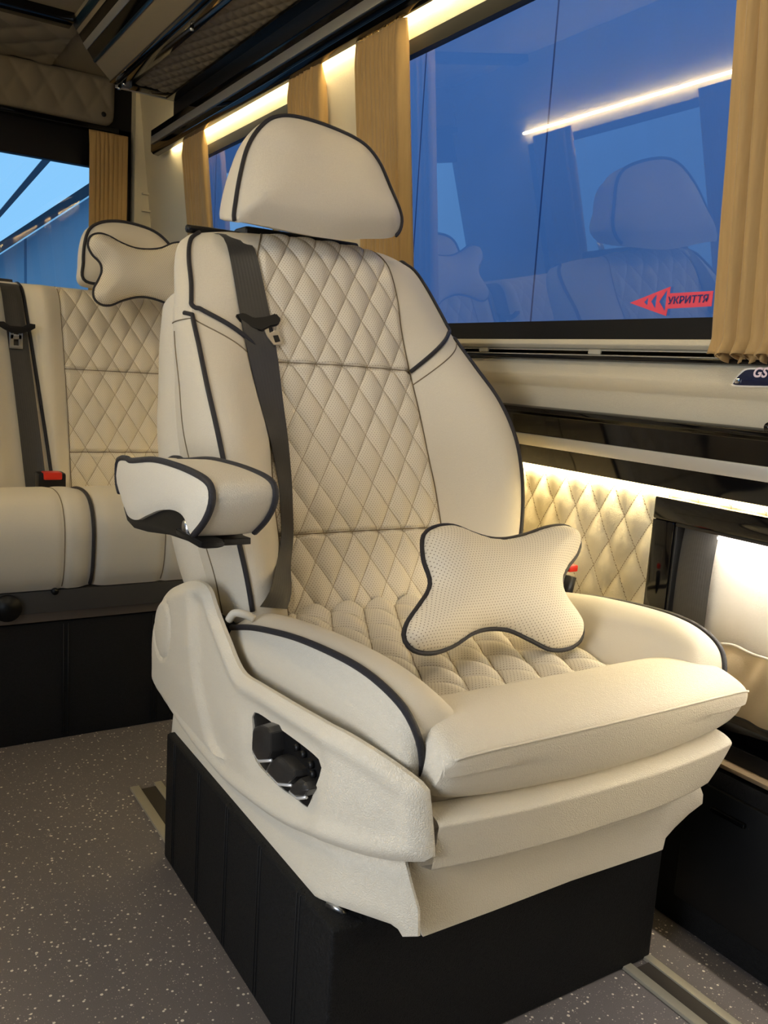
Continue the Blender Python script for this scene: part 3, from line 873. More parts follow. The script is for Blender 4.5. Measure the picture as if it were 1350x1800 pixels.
# bench belt
def bbelt(u, v):
    z = 1.046-(1.046-.505)*v
    xc_ = .385+.035*(v)
    x = xc_+(u-.5)*.050
    return Vector((x, bb_y(z)-pdepth(max(x, .34), min(z, ZB1))-.012+.0*u+(.05 if v < .02 else 0), z))
blt = grid('seat_belt', bbelt, 6, 60, M_belt, bench, uvf=lambda u, v: (u*.05, v*.5))
cbt = PY((38, 577), 2.33)
def slab(name, pts2, c, mat, th, y, parent):
    return prism(name, pts2, lambda p, a: Vector((c.x+p[0], a, c.z+p[1])), y, y-th, mat, parent, min(.001, th*.3))
yb = bb_y(.87)-pdepth(.39, .87)-.018
c0 = PY((28, 580), yb)
tg = slab('belt_tongue', [(-.045, .012), (-.03, .013), (-.015, .004), (.015, .004), (.032, .013), (.046, .012), (.046, .002), (.03, -.008), (.012, -.014), (-.012, -.014), (-.03, -.006), (-.045, .003)], c0+Vector((0, 0, .006)), M_plastic, .008, yb, blt)
tg.matrix_parent_inverse = Matrix.Identity(4)
c1 = PY((28, 595), yb)
t2 = boxes('tongue_plate', [((c1.x-.016, yb-.004, c1.z-.02), (c1.x-.006, yb-.001, c1.z+.02)), ((c1.x+.006, yb-.004, c1.z-.02), (c1.x+.016, yb-.001, c1.z+.02)), ((c1.x-.016, yb-.004, c1.z-.026), (c1.x+.016, yb-.001, c1.z-.018)), ((c1.x-.014, yb-.004, c1.z-.002), (c1.x+.014, yb-.001, c1.z+.010))], M_steel, None, .001)
sub(t2, blt)
# bench buckle
cb = PY((93, 838), 2.20)
bk = box('belt_buckle', (cb.x-.034, 2.20, cb.z-.035), (cb.x+.032, 2.25, cb.z+.008), M_plastic, bench, .006)
rb = box('release_button', (cb.x-.022, 2.197, cb.z-.008), (cb.x+.022, 2.235, cb.z+.0105), M_red, None, .004); sub(rb, bk)

#=== SEAT ===
XC = .765
seat = thing('captain_seat', (XC, 1.1, 0), 'large cream leather captain seat with diamond quilting and black piping, on a black pedestal', 'seat')
TH = math.radians(22)
SU = Vector((0, math.sin(TH), math.cos(TH))); SN = Vector((0, -math.cos(TH), math.sin(TH))); SO = Vector((XC, 1.17, .47))
SX = Vector((1, 0, 0))
def SF(x, s, k): return SO+SX*x+SU*s+SN*k
S_ = [0, .06, .12, .20, .28, .36, .44, .52, .58, .64, .68, .70]
fq = tab(S_, [.165, .165, .165, .165, .160, .155, .147, .143, .145, .138, .122, .110])
fb = tab(S_, [.250, .262, .275, .285, .290, .288, .278, .268, .257, .248, .235, .215])
fk = tab(S_, [.030, .050, .065, .075, .070, .045, .005, -.035, -.052, -.072, -.085, -.095])
KQ = -.03
SMAX = .70
def topk(s):       # roll back over the top
    t = max(0, (s-(SMAX-.06))/.06); return -.05*(1-math.sqrt(max(0, 1-t*t)))
PW, PH = .0525, .088
def bq(u, v):
    s = v*SMAX; q = fq(s); x = -q+2*q*u
    edge = min(1, (q-abs(x))/.012)
    h = .0085*quilt(x, s, PW, PH)*edge
    for ss in (.437, .135): h -= .006*math.exp(-((s-ss)/.004)**2)
    return SF(x, s, KQ+h+.006*math.cos(PI*x/q/2)+topk(s))
backq = grid('quilted_backrest', bq, 190, 380, M_quilt, seat, uvf=lambda u, v: (-fq(v*SMAX)+2*fq(v*SMAX)*u, v*SMAX))
def bol(sg, t, s):
    q, b, kb = fq(s), fb(s), fk(s)
    base = KQ+topk(s)
    k = base+(kb-base)*math.sin(t*PI/2)+.014*math.sin(PI*t)*(1 if s > .5 else 1.0)
    return SF(sg*(q+(b-q)*t), s, k)
def side(sg, t, s):
    b, kb = fb(s), fk(s)
    kr = -.135
    k = kb+(kr-kb)*t
    x = b+.022*math.sin(PI*min(1, t*1.0))**.7-.012*t
    return SF(sg*x, s, k)
for sg in (-1, 1):
    grid('back_bolster', lambda u, v: bol(sg, u, v*SMAX), 24, 90, M_leather_fine, seat, flip=sg < 0)
    grid('side_upholstery', lambda u, v: side(sg, u, v*SMAX), 18, 90, M_leather, seat, flip=sg < 0)
# top and rear shell
def topcap(u, v):
    # front edge follows bolsters + quilt at s max, back edge at rear
    x = -fb(SMAX)+2*fb(SMAX)*u; q = fq(SMAX)
    if abs(x) <= q: p = SF(x, SMAX, KQ+topk(SMAX)+.006*math.cos(PI*x/q/2))
    else: p = bol(1 if x > 0 else -1, (abs(x)-q)/(fb(SMAX)-q), SMAX)
    r = SF(x, SMAX-.004, -.15)
    return p.lerp(r, v)+SU*(.010*math.sin(PI*v))
grid('back_top', topcap, 60, 10, M_leather_fine, seat)
def rear(u, v):
    s = v*SMAX; b = fb(s)-.012; x = -b+2*b*u
    return SF(x, s, -.135-.03*math.cos(PI*(u-.5)))
grid('back_shell', rear, 30, 50, M_leather, seat, flip=True)
# seams at quilt sides
def ql(sg, s, o=.001): return SF(sg*fq(s), s, KQ+topk(s)+o)
seams = [[ql(sg, SMAX*i/80) for i in range(81)] for sg in (-1, 1)]
for ss in (.437, .135):
    seams.append([SF(-fq(ss)+2*fq(ss)*i/60, ss, KQ+.0022+.006*math.cos(PI*(i/60-.5))) for i in range(61)])
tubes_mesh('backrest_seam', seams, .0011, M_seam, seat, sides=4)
# piping A and B
for sg in (-1, 1):
    A_ = [side(sg, 0, s)+SN*.001+SX*sg*.001 for s in [SMAX-(SMAX-.535)*i/20 for i in range(21)]]
    B_ = []
    for i in range(1, 26):
        t = 1-i/25; s = .535-.10*(i/25)**.9
        B_.append(bol(sg, t, s)+SN*.003)
    B_[0] = (A_[-1]+B_[1])/2+SU*(-.003)
    top = [SF(sg*(fb(SMAX)-.005), SMAX+.002, -.14), SF(sg*fb(SMAX), SMAX+.003, -.115)]
    tube('piping', cr(top+A_+B_, 120), .0040, M_pipe, seat)
    B2 = [side(sg, 0, s)+SN*.001+SX*sg*.001 for s in [.512-.50*i/60 for i in range(61)]]
    tube('piping', [side(sg, .12, .522)]+B2, .0040, M_pipe, seat)
    # seam under the shoulder piece
    sm = []
    for i in range(26):
        t = 1-i/25; s = .505-.095*(i/25)**.8
        sm.append(bol(sg, t, s)+SN*.0004)
    ss2 = [side(sg, t/10, .505+.03*(t/10)) + SX*sg*.0005 for t in range(11)]
    ss3 = [side(sg, .45+.02*math.sin(i), .50-.48*i/20)+SX*sg*.0004 for i in range(21)]
    tubes_mesh('shoulder_seam', [sm, ss2, cr(ss3, 40)], .0012, M_seam, seat, sides=4)
# rear side shell visible on the left
for sg in (-1, 1):
    def shell(u, v):
        s = .02+.56*v; b = fb(s)+.010
        return SF(sg*(b+.010*math.sin(PI*u)), s, -.075-.11*u)
    grid('rear_shell', shell, 10, 40, M_leather, seat, flip=sg < 0)

# headrest
HN = Vector((0, -math.cos(math.radians(14)), math.sin(math.radians(14))))
HO = Vector((XC-.01, 1.43, 1.19))
HXd = Vector((1, 0, 0)); HU = HXd.cross(HN).normalized()
if HU.z < 0: HU = -HU
hpx = [(412, 388), (415, 350), (424, 300), (436, 258), (456, 226), (482, 207), (520, 206), (580, 224), (635, 251), (665, 285), (685, 330), (701, 368), (705, 392), (697, 412), (680, 419), (640, 420), (590, 421), (530, 411), (470, 398), (430, 391)]
def to2(p3, o, ex, ey_): d = p3-o; return (d.dot(ex), d.dot(ey_))
hout = [to2(PP(p, HO, HN), HO, HXd, HU) for p in hpx]
hout = [tuple(v)[:2] for v in cr([(a, b, 0) for a, b in hout], 110, True)]
head = None
hmin = min(p[1] for p in hout); hmax = max(p[1] for p in hout)
def hpos_(x, y, h):
    # back narrows a little towards the rear
    if h < 0:
        t = min(1, -h/.10); x = x*(1-.06*t); y = y+.042*t*max(0, min(1, (.02-y)/.09))
    return HO+HXd*x+HU*y+HN*h
def hfront(d, x, y):
    t = (y-hmin)/(hmax-hmin)
    return .030*(1-(1-smin(d, .09))**2)+.018*smin(d, .03)*max(0, 1-t*1.6)
def hback(d, x, y): return -.004-.096*(1-(1-smin(d, .05))**2.4)**.55
head = puff('headrest', hout, hpos_, hfront, lambda d, x, y: hback(d, x, y) if d > 1e-6 else 0.0, M_leather_fine, seat, step=.009)
# boxy side of the headrest: a band behind the piping
def hband(u, v):
    i = u*len(hout); k = int(i) % len(hout); k2 = (k+1) % len(hout); t = i-int(i)
    x = hout[k][0]*(1-t)+hout[k2][0]*t; y = hout[k][1]*(1-t)+hout[k2][1]*t
    h = -.075*v
    bul = 1+.05*math.sin(PI*min(1, v*1.2))-.10*max(0, v-.6)
    yy = y*bul if y > 0 else y
    yy += .042*min(1, -h/.10)*max(0, min(1, (.02-y)/.09))
    return HO+HXd*x*bul+HU*yy+HN*h
hb_ = grid('headrest_side', hband, 220, 10, M_leather_fine, seat, closeu=True)
sub(hb_, head); hb_.matrix_parent_inverse = Matrix.Identity(4)
n = len(hout); i0 = 0
ppts = [HO+HXd*p[0]*1.004+HU*p[1]*1.004+HN*.001 for p in hout]
# piping from lower left corner over the top to the lower right corner
loc = min(range(n), key=lambda i: (ppts[i]-PP((412, 388), HO, HN)).length); ro = min(range(n), key=lambda i: (ppts[i]-PP((697, 414), HO, HN)).length)
seq = []; i = loc
while True:
    seq.append(ppts[i % n]); 
    if i % n == ro: break
    i += 1
hp_ = tube('headrest_piping', seq, .0038, M_pipe, None); sub(hp_, head); hp_.matrix_parent_inverse = Matrix.Identity(4)
# headrest post and black guide
for dx in (-.055, .055):
    tube('headrest_post', [SF(dx, SMAX-.02, -.11), SF(dx, SMAX+.06, -.105)], .007, M_chrome, seat)
box('headrest_guide', tuple(SF(-.135, .690, -.09)-Vector((0, .010, .0))), tuple(SF(.105, .690, -.09)+Vector((0, .05, .030))), M_plastic, seat, .008, 3)

# ---- seat cushion, bolsters
ZQ = .468
def cq2(u, v):
    y = .745+(1.19-.745)*v; hw = .170; x = -hw+2*hw*u
    z = ZQ-.012*math.sin(PI*v)+(.0 if v < .9 else -.0)
    e = min(1, (hw-abs(x))/.012)
    return Vector((XC+x, y, z-.003+.016*quilt(x, y, .062, .125)*e))
M_quilt_s = perforated('seat_quilted_leather', CRM, srgb(120, 98, 68), pw=.062, ph=.125, stitch=srgb(130, 106, 68))
grid('quilted_cushion', cq2, 160, 200, M_quilt_s, seat, uvf=lambda u, v: (-.17+.34*u, .745+.445*v))
# side bolster outline from its piping: (px) at x = .485 and mirrored
bp = [(408, 1104), (440, 1104), (475, 1110), (520, 1122), (570, 1142), (625, 1170), (670, 1203), (710, 1245), (733, 1288), (742, 1325), (742, 1362)]
XP = .485
bp3 = [PX(p, x_) for p, x_ in zip(bp, (.485, .485, .485, .485, .486, .488, .492, .499, .507, .514, .520))]
bpc = cr(bp3, 60)
for sg in (-1, 1):
    def P_(i):
        p = bpc[i]; return Vector((XC+sg*(XC-p.x), p.y, p.z))
    N_ = len(bpc)-1
    def topb(u, v):
        i = v*N_; k = int(min(N_-1, i)); p = P_(k).lerp(P_(k+1), i-k)
        xin = XC+sg*.168; xin2 = XC+sg*(.150 if v > .85 else .150)
        zin = ZQ-.012 if p.z > ZQ-.03 else p.z-.02
        q = Vector((xin, max(p.y, .70), min(zin, p.z)))
        w_ = p.lerp(q, u)
        w_.z = p.z+(q.z-p.z)*(1-math.cos(u*PI/2)**1.0)+.022*math.sin(PI*u)*(1-.3*v)
        # roll the front end down
        return w_
    grid('cushion_bolster', topb, 22, 70, M_leather_fine, seat, flip=sg > 0)
    def sideb(u, v):
        i = v*N_; k = int(min(N_-1, i)); p = P_(k).lerp(P_(k+1), i-k)
        zb = .345 if v < .5 else .345
        q = Vector((p.x-sg*.01, p.y+.01, min(p.z-.01, .37)))
        w_ = p.lerp(q, u); w_.x += sg*.012*math.sin(PI*min(1, u*1.3))
        return w_
    grid('cushion_side', sideb, 14, 70, M_leather, seat, flip=sg < 0)
    tube('cushion_piping', [P_(i)+Vector((sg*.001, 0, .001)) for i in range(N_+1)], .0044, M_pipe, seat)

# front bolster (leg rest roll)
FZ = .475
def frontroll():
    # rings across the width; each ring a closed loop in y,z
    NU = 60; V = []; rings = []
    prof = [(.80, .462), (.775, .482), (.735, .497), (.69, .500), (.655, .491), (.638, .481), (.635, .472), (.638, .447), (.647, .420), (.664, .402), (.69, .394), (.74, .395), (.80, .42)]
    pc = cr([(a, b, 0) for a, b in prof], 60, True)
    for i in range(NU+1):
        t = -1+2*i/NU; x = .770+.254*t
        cap = (1-abs(t)**12)**.5 if abs(t) < 1 else 0
        yb = .014*(t*t)                      # ends curve back
        zb = .0
        ring = []
        for p in pc:
            y = p.x; z = p.y
            # thin down towards the ends
            cy, cz = .72, .452
            sc_ = .62+.38*cap
            z2 = cz+(z-cz)*(sc_ if z > cz else .75+.25*cap); y2 = cy+(y-cy)*(.93+.07*cap)
            z2 += -.006*t*t if z > cz else .010*t*t
            ring.append(Vector((x, y2+yb, z2)))
        rings.append(ring)
    m = len(pc); vs = [p for r in rings for p in r]; fs = []
    for i in range(NU):
        for k in range(m):
            fs.append((i*m+k, (i+1)*m+k, (i+1)*m+(k+1) % m, i*m+(k+1) % m))
    fs.append(tuple(range(m))); fs.append(tuple(NU*m+k for k in range(m-1, -1, -1)))
    o = link('front_bolster', vs, fs, M_leather, seat); autos(o, 50)
    # seam at frontmost line
    line = []
    for r in rings[1:-1]:
        p = min(r, key=lambda q: q.y+(q.z-.5)*(-.0)); q = max([q for q in r if abs(q.y-p.y) < .002], key=lambda q: q.z)
        line.append(q+Vector((0, -.0010, 0.001)))
    s_ = tube('bolster_seam', cr(line, 80), .0016, M_leather, None, sides=6); sub(s_, o)
    return o
frontroll()

# front valance under the roll and skirt
def fval(u, v):
    t = -1+2*u; x = .765+(.250*t if t < 0 else (.243-.040*v**1.5)*t)
    q = min(1, v/.2); r = max(0, (v-.2)/.8)
    y = .672-.034*math.sin(q*PI/2)+.018*abs(t)**2.5+.008*r
    z = .403-.010*(1-math.cos(q*PI/2))-.060*r
    if v > .9: y += (v-.9)*.2
    return Vector((x, y, z))
grid('front_valance', fval, 60, 40, M_leather, seat)
def fskirt(u, v):
    t = -1+2*u
    x = XC+(.245+(.02*v*v if t > 0 else .0))*t
    y = .685+.02*abs(t)**3
    z = .352-v*(.125+.0*t)
    y -= .018*v*v
    return Vector((x, y, z))
# skirt made as outline so its stepped lower edge shows
sk = [(705, 1450), (760, 1440), (900, 1420), (1050, 1370), (1150, 1320), (1205, 1330), (1212, 1358), (1232, 1378), (1242, 1400), (1241, 1416), (1212, 1432), (1185, 1455), (1168, 1472), (1160, 1490), (1150, 1494), (1000, 1545), (860, 1598), (740, 1643), (732, 1610), (720, 1560)]
YK = .70
ex_, ez_ = Vector((1, 0, 0)), Vector((0, 0, 1))
KO = Vector((XC, YK, .3)); KN = Vector((0, -1, 0))
def out2(pxs, O, N, ex, ey2, n=0, close=True):
    P = [to2(PP(p, O, N), O, ex, ey2) for p in pxs]
    if n: P = [tuple(v)[:2] for v in cr([(a, b, 0) for a, b in P], n, True)]
    return P
sk2 = out2(sk, KO, KN, ex_, ez_)
def skpos(x, y, h): 
    fl = .020*max(0, min(1, (.27-(KO.z+y))/.07))**2      # lower lip flares out
    return Vector((KO.x+x, YK-h-fl+.03*max(0, (abs(x)-.2)/.08)**2*.3, KO.z+y))
puff('front_skirt', sk2, skpos, lambda d, x, y: .003*smin(d, .006), lambda d, x, y: -.004, M_leather, seat, step=.014)

# left side shield and lower side skirt
XS = .455
def gx(y): return .9*max(0, .80-y)**1.5
def outS(pxs, x0, n=0):
    P = []
    for p in pxs:
        x = x0
        for _ in range(25): x = .5*x+.5*(x0+gx(PX(p, x).y))
        q = PX(p, x); P.append((q.y-1.0, q.z-.4))
    if n: P = [tuple(v)[:2] for v in cr([(a, b, 0) for a, b in P], n, True)]
    return P
SHO = Vector((XS, 1.0, .4)); SHN = Vector((-1, 0, 0)); ey_s = Vector((0, 1, 0))
sh = [(283, 1062), (296, 1040), (315, 1028), (338, 1021), (358, 1026), (369, 1040), (376, 1062), (386, 1090), (402, 1130), (416, 1165), (430, 1186), (455, 1202), (520, 1241), (590, 1280), (650, 1315), (705, 1352), (742, 1381), (747, 1385), (747.5, 1390), (752, 1430), (756, 1480), (757, 1509), (757, 1514), (752, 1514.5), (700, 1514), (640, 1503), (570, 1480), (500, 1449), (445, 1412), (400, 1375), (362, 1332), (330, 1290), (312, 1262), (277, 1203), (274, 1160), (275, 1110)]
hole = [(447, 1252), (500, 1287), (556, 1330), (566, 1350), (562, 1368), (543, 1414), (536, 1418), (520, 1404), (489, 1381), (456, 1345), (446, 1321), (447, 1290)]
sh2 = outS(sh, XS, 150)
hole2 = outS(hole, XS, 40)
def shield(name, outline, holes, bulge, th, mat, parent, step=.010, xo=0.):
    ov, F = cdt(outline, holes, step)
    dist = [segdist(v, outline) for v in ov]
    fr_ = [Vector((XS+xo+gx(SHO.y+v.x)-bulge(dist[i], v.x, v.y), SHO.y+v.x, SHO.z+v.y)) for i, v in enumerate(ov)]
    bk_ = [p+Vector((th, 0, 0)) for p in fr_]
    n0 = len(fr_); fs = [tuple(f) for f in F]+[tuple(i+n0 for i in f[::-1]) for f in F]
    es = {}
    for f in F:
        for a, b in zip(f, f[1:]+f[:1]): es[(a, b)] = 1
    for (a, b) in es:
        if (b, a) not in es: fs.append((b, a, a+n0, b+n0))
    bm = bmesh.new(); V = [bm.verts.new(v) for v in fr_+bk_]
    for f in fs:
        try: bm.faces.new([V[i] for i in f])
        except ValueError: pass
    bmesh.ops.recalc_face_normals(bm, faces=bm.faces[:])
    return from_bm(name, bm, mat, parent, smooth=True)
ovc = out2([(299, 1103)], SHO, SHN, ey_s, ez_)[0]
ovr = out2([(316, 1103), (299, 1052)], SHO, SHN, ey_s, ez_); OVX = abs(ovr[0][0]-ovc[0]); OVZ = abs(ovr[1][1]-ovc[1])
hc = (sum(p[0] for p in hole2)/len(hole2), sum(p[1] for p in hole2)/len(hole2))
ridge = outS([(338, 1035), (348, 1110), (355, 1190), (374, 1290), (420, 1375), (480, 1420)], XS)
def shb(d, x, y):
    b = .012*(1-(1-smin(d, .022))**2)+.006*smin(d, .09)
    # groove round the oval cap over the hinge
    r = math.hypot((x-ovc[0])/OVX, (y-ovc[1])/OVZ)
    b -= .0040*math.exp(-((r-1)/.08)**2)
    b += .003*max(0, 1-r) 
    # dished surround of the switches
    rr = segdist((x, y), hole2)
    b -= .006*math.exp(-(rr/.022)**2)
    # dished middle right of the ridge that runs down from the hinge
    def ss(t): t = max(0, min(1, t)); return t*t*(3-2*t)
    k = 0
    for (a, b_) in zip(ridge, ridge[1:]):
        if min(a[1], b_[1]) <= y <= max(a[1], b_[1]):
            xr = a[0]+(b_[0]-a[0])*(y-a[1])/(b_[1]-a[1]); k = xr-x
    if y > ridge[0][1]: k = ridge[0][0]-x
    if y < ridge[-1][1]: k = .05
    b -= .009*ss(k/.035)*ss((d-.006)/.028)
    return b
shl = shield('side_shield', sh2, [hole2], shb, .006, M_leather, seat, .0055)
# front edge seam between shield and valance is left open as in the photo
lo = [(308, 1240), (308, 1290), (360, 1362), (420, 1440), (480, 1512), (547, 1571), (620, 1598), (690, 1623), (703, 1632), (712, 1645), (738, 1645), (735, 1600), (722, 1555), (712, 1515), (640, 1500), (560, 1465), (470, 1400), (400, 1330), (350, 1270)]
lo2 = outS(lo, XS+.02)
def lob(d, x, y): return .004*smin(d, .006)+.006*max(0, min(1, (-.10-y)/.07))**2
shield('side_skirt', lo2, [], lob, .003, M_leather, seat, .012, xo=.02)
# corner seams
# switch plate recessed with its rockers
pl_px = [(440, 1240), (505, 1280), (562, 1325), (574, 1352), (550, 1420), (535, 1428), (480, 1390), (440, 1335)]
pl2 = out2(pl_px, SHO, SHN, ey_s, ez_)
swp = prism('switch_panel', pl2, lambda p, a: Vector((a, SHO.y+p[0], SHO.z+p[1])), XS+.002, XS+.008, M_plastic, seat, .001)
def rocker(pxs, h, name, trim=None):
    pts = out2(pxs, SHO-Vector((h*.7, 0, 0)), SHN, ey_s, ez_)
    c = (sum(p[0] for p in pts)/len(pts), sum(p[1] for p in pts)/len(pts))
    bm = bmesh.new(); n = len(pts)
    lay = [(1.0, XS+.003), (1.0, XS-.006), (.93, XS-h), (.62, XS-h-.004)]
    rings = []
    for sc_, xx in lay: rings.append([bm.verts.new((xx, SHO.y+c[0]+(p[0]-c[0])*sc_, SHO.z+c[1]+(p[1]-c[1])*sc_)) for p in pts])
    for a, b in zip(rings, rings[1:]):
        for i in range(n): bm.faces.new((a[i], a[(i+1) % n], b[(i+1) % n], b[i]))
    bm.faces.new(rings[-1]); bm.faces.new(rings[0][::-1])
    bmesh.ops.recalc_face_normals(bm, faces=bm.faces[:])
    bmesh.ops.bevel(bm, geom=[e for e in bm.edges if e.calc_face_angle(0) > .4], offset=.0008, segments=2, affect='EDGES', clamp_overlap=True)
    o = from_bm(name, bm, M_switch, None, smooth=True); sub(o, swp)
    if trim:
        t = out2(trim, SHO-Vector((h*.75, 0, 0)), SHN, ey_s, ez_)
        q = tube('chrome_trim', [Vector((XS-h*.75, SHO.y+p[0], SHO.z+p[1])) for p in t], .0020, M_rim, None, sides=6, ry=.0024); sub(q, swp)
    return o
def zz(x, y): return (420+x/7.5, 1230+y/7.5)
rocker([zz(*p) for p in ((240, 345), (340, 315), (430, 350), (470, 430), (480, 680), (440, 790), (280, 800), (205, 670), (215, 400))], .015, 'switch', [zz(195, 690), zz(270, 810), zz(435, 800)])
rocker([zz(*p) for p in ((430, 820), (540, 730), (620, 760), (790, 930), (800, 1010), (700, 1110), (540, 1100), (375, 930))], .013, 'switch', [zz(368, 945), zz(530, 1115), zz(700, 1130)])
rocker([zz(*p) for p in ((720, 1120), (840, 1020), (920, 1080), (960, 1180), (900, 1270), (790, 1280), (690, 1200))], .012, 'switch', [zz(675, 1215), zz(775, 1300), zz(890, 1285)])
for (x, y) in ((765, 630), (850, 720), (950, 860), (975, 980)):
    p = PX(zz(x, y), XS-.001)
    sub(tube('button', [p+Vector((.004, 0, 0)), p-Vector((.003, 0, 0))], .0045, M_plastic, None, sides=14), swp)
# right side shield (mirror, simple view)
def mirror_copy(o, name):
    me = o.data.copy(); 
    for v in me.vertices: v.co.x = 2*XC-v.co.x
    me.flip_normals()
    c = bpy.data.objects.new(name, me); col.objects.link(c); setpar(c, seat); return c
ov_o = shield('side_shield', sh2, [], lambda d, x, y: .012*(1-(1-smin(d, .022))**2), .012, M_leather, seat, .014)
for v in ov_o.data.vertices:
    if v.co.y < .8: v.co.y = .72+(v.co.y-.66)*.57
    v.co.x = 2*XC-v.co.x-.012
ov_o.data.flip_normals()

# seat frame under cushion & pedestal
box('seat_frame', (.515, .80, .23), (1.02, 1.30, .38), M_plastic, seat, .004)
box('cushion_base', (.535, .690, .36), (1.000, 1.25, .450), M_leather_fine, seat, .02, 4)
ped = thing_ped = None
def pedestal():
    L0 = PX((290, 1285), .452); L1 = PX((600, 1640), .452)
    pass
    bm = bmesh.new()
    x0, x1, y0, y1 = .452, 1.022, .755, 1.345
    zt = lambda y: .230
    vs = [bm.verts.new(v) for v in ((x0, y0, 0), (x1, y0, 0), (x1, y1, 0), (x0, y1, 0), (x0, y0, zt(y0)), (x1, y0, zt(y0)), (x1, y1, zt(y1)), (x0, y1, zt(y1)))]
    for f in ((3, 2, 1, 0), (4, 5, 6, 7), (0, 1, 5, 4), (1, 2, 6, 5), (2, 3, 7, 6), (3, 0, 4, 7)): bm.faces.new([vs[i] for i in f])
    bmesh.ops.bevel(bm, geom=bm.edges[:], offset=.006, segments=3, profile=.6, affect='EDGES')
    o = from_bm('pedestal', bm, M_black, seat, smooth=True)
    ls = []
    for y in (1.30, 1.185, 1.07, .955, .84):
        for dy in (-.004, .004):
            ls.append([(x0-.0004, y+dy, .008), (x0-.0004, y+dy, zt(y)-.004), (x0+.006, y+dy, zt(y)+.0005)])
    s_ = tubes_mesh('stitch_line', ls, .0009, plain('black_stitch', srgb(7, 7, 8), .7), o, sides=4)
pedestal()
# slide mechanism visible between pedestal and skirt
mech = box('slide_mechanism', (.50, .765, .255), (.56, .90, .285), M_plastic, seat, .003)
sub(tube('lever', [PY((575, 1590), .80), PY((600, 1600), .78), PY((612, 1612), .78)], .004, M_steel, None), mech)

# ---- armrest
XA0, XA1 = .337, .412
AO = Vector((XA0, 1.0, .7)); 
ar = [(207, 815), (212, 806), (224, 806), (232, 810), (270, 808), (310, 818), (345, 833), (366, 848), (373, 866), (371, 890), (360, 916), (343, 938), (337, 942), (330, 930), (322, 908), (305, 897), (280, 897), (258, 906), (240, 914), (226, 908), (219, 893), (214, 876), (207, 850)]
ar2 = out2(ar, AO, SHN, ey_s, ez_, 110)
acx = sum(p[0] for p in ar2)/110; acz = sum(p[1] for p in ar2)/110
def arm_ring(a):       # a in 0..1 across width
    e = .035*(abs(2*a-1)**4)
    bul = 1+.02*(1-abs(2*a-1)**2)
    return [Vector((XA0+(XA1-XA0)*a, AO.y+acx+(p[0]-acx)*bul, AO.z+acz+(p[1]-acz)*bul)) for p in ar2]
av = []; af = []
ws = [0, .05, .15, .3, .5, .7, .85, .95, 1]
for a in ws: av += arm_ring(a)
m = len(ar2)
for i in range(len(ws)-1):
    for k in range(m): af.append((i*m+k, (i+1)*m+k, (i+1)*m+(k+1) % m, i*m+(k+1) % m))
arm = link('armrest', av, af, M_leather, seat)
# caps, slightly pillowed, by triangulation
for xx, sgn in ((XA0, -1), (XA1, 1)):
    ov, F = cdt(ar2, [], .012)
    vs = [Vector((xx+sgn*.006*(1-(1-smin(segdist(v, ar2), .02))**2), AO.y+v.x, AO.z+v.y)) for v in ov]
    c_ = link('armrest_side', vs, [tuple(f) if sgn < 0 else tuple(f[::-1]) for f in F], M_leather, None); sub(c_, arm)
for a, nm in ((0, 'armrest_piping'), (1, 'armrest_piping')):
    r_ = arm_ring(a)
    # from front lower corner over the top to the rear lower
    jf = min(range(m), key=lambda i: (Vector((0, r_[i].y-AO.y, r_[i].z-AO.z))-Vector((0, *out2([(340, 941)], AO, SHN, ey_s, ez_)[0]))).length)
    jr = min(range(m), key=lambda i: (Vector((0, r_[i].y-AO.y, r_[i].z-AO.z))-Vector((0, *out2([(210, 868)], AO, SHN, ey_s, ez_)[0]))).length)
    seq = []; i = jr
    while True:
        seq.append(r_[i % m])
        if i % m == jf: break
        i += 1
    t_ = tube(nm, seq, .0042, M_pipe, None); sub(t_, arm)
ua = [(219, 890), (228, 908), (243, 912), (262, 903), (285, 895), (308, 896), (326, 908), (333, 930), (340, 945), (352, 950), (352, 962), (335, 952), (300, 940), (262, 935), (238, 928), (226, 915)]
ua2 = out2(ua, AO+Vector((.008, 0, 0)), SHN, ey_s, ez_)
aum = prism('armrest_underside', ua2, lambda p, a: Vector((a, AO.y+p[0], AO.z+p[1])), XA0+.006, XA1-.004, M_plastic, seat, .001)
box('armrest_chin', tuple(PY((352, 968), .905)-Vector((0, 0, 0))), tuple(PY((398, 948), .905)+Vector((0, .09, 0))), M_plastic, seat, .008)
sub(tube('adjust_wheel', [Vector((XA0+.004, PX((318, 928), XA0).y, PX((318, 928), XA0).z)), Vector((XA0+.014, PX((318, 928), XA0).y, PX((318, 928), XA0).z))], .009, M_steel, None, sides=16), aum)
# pivot bracket between backrest and armrest
pv = PX((300, 880), .40)
tube('armrest_pivot', [Vector((XA1-.01, 1.16, .665)), Vector((.50, 1.16, .665))], .028, M_plastic, seat, sides=20)
# hinge cover piece under the back side (left) with fold of leather
box('recline_hinge', (.478, 1.17, .36), (.50, 1.26, .47), M_plastic, seat, .006)
tube('leather_fold', [PX((402, 1090), .47), PX((412, 1078), .475), PX((430, 1080), .487), PX((446, 1088), .50)], .006, M_leather_fine, seat, smooth_n=16)

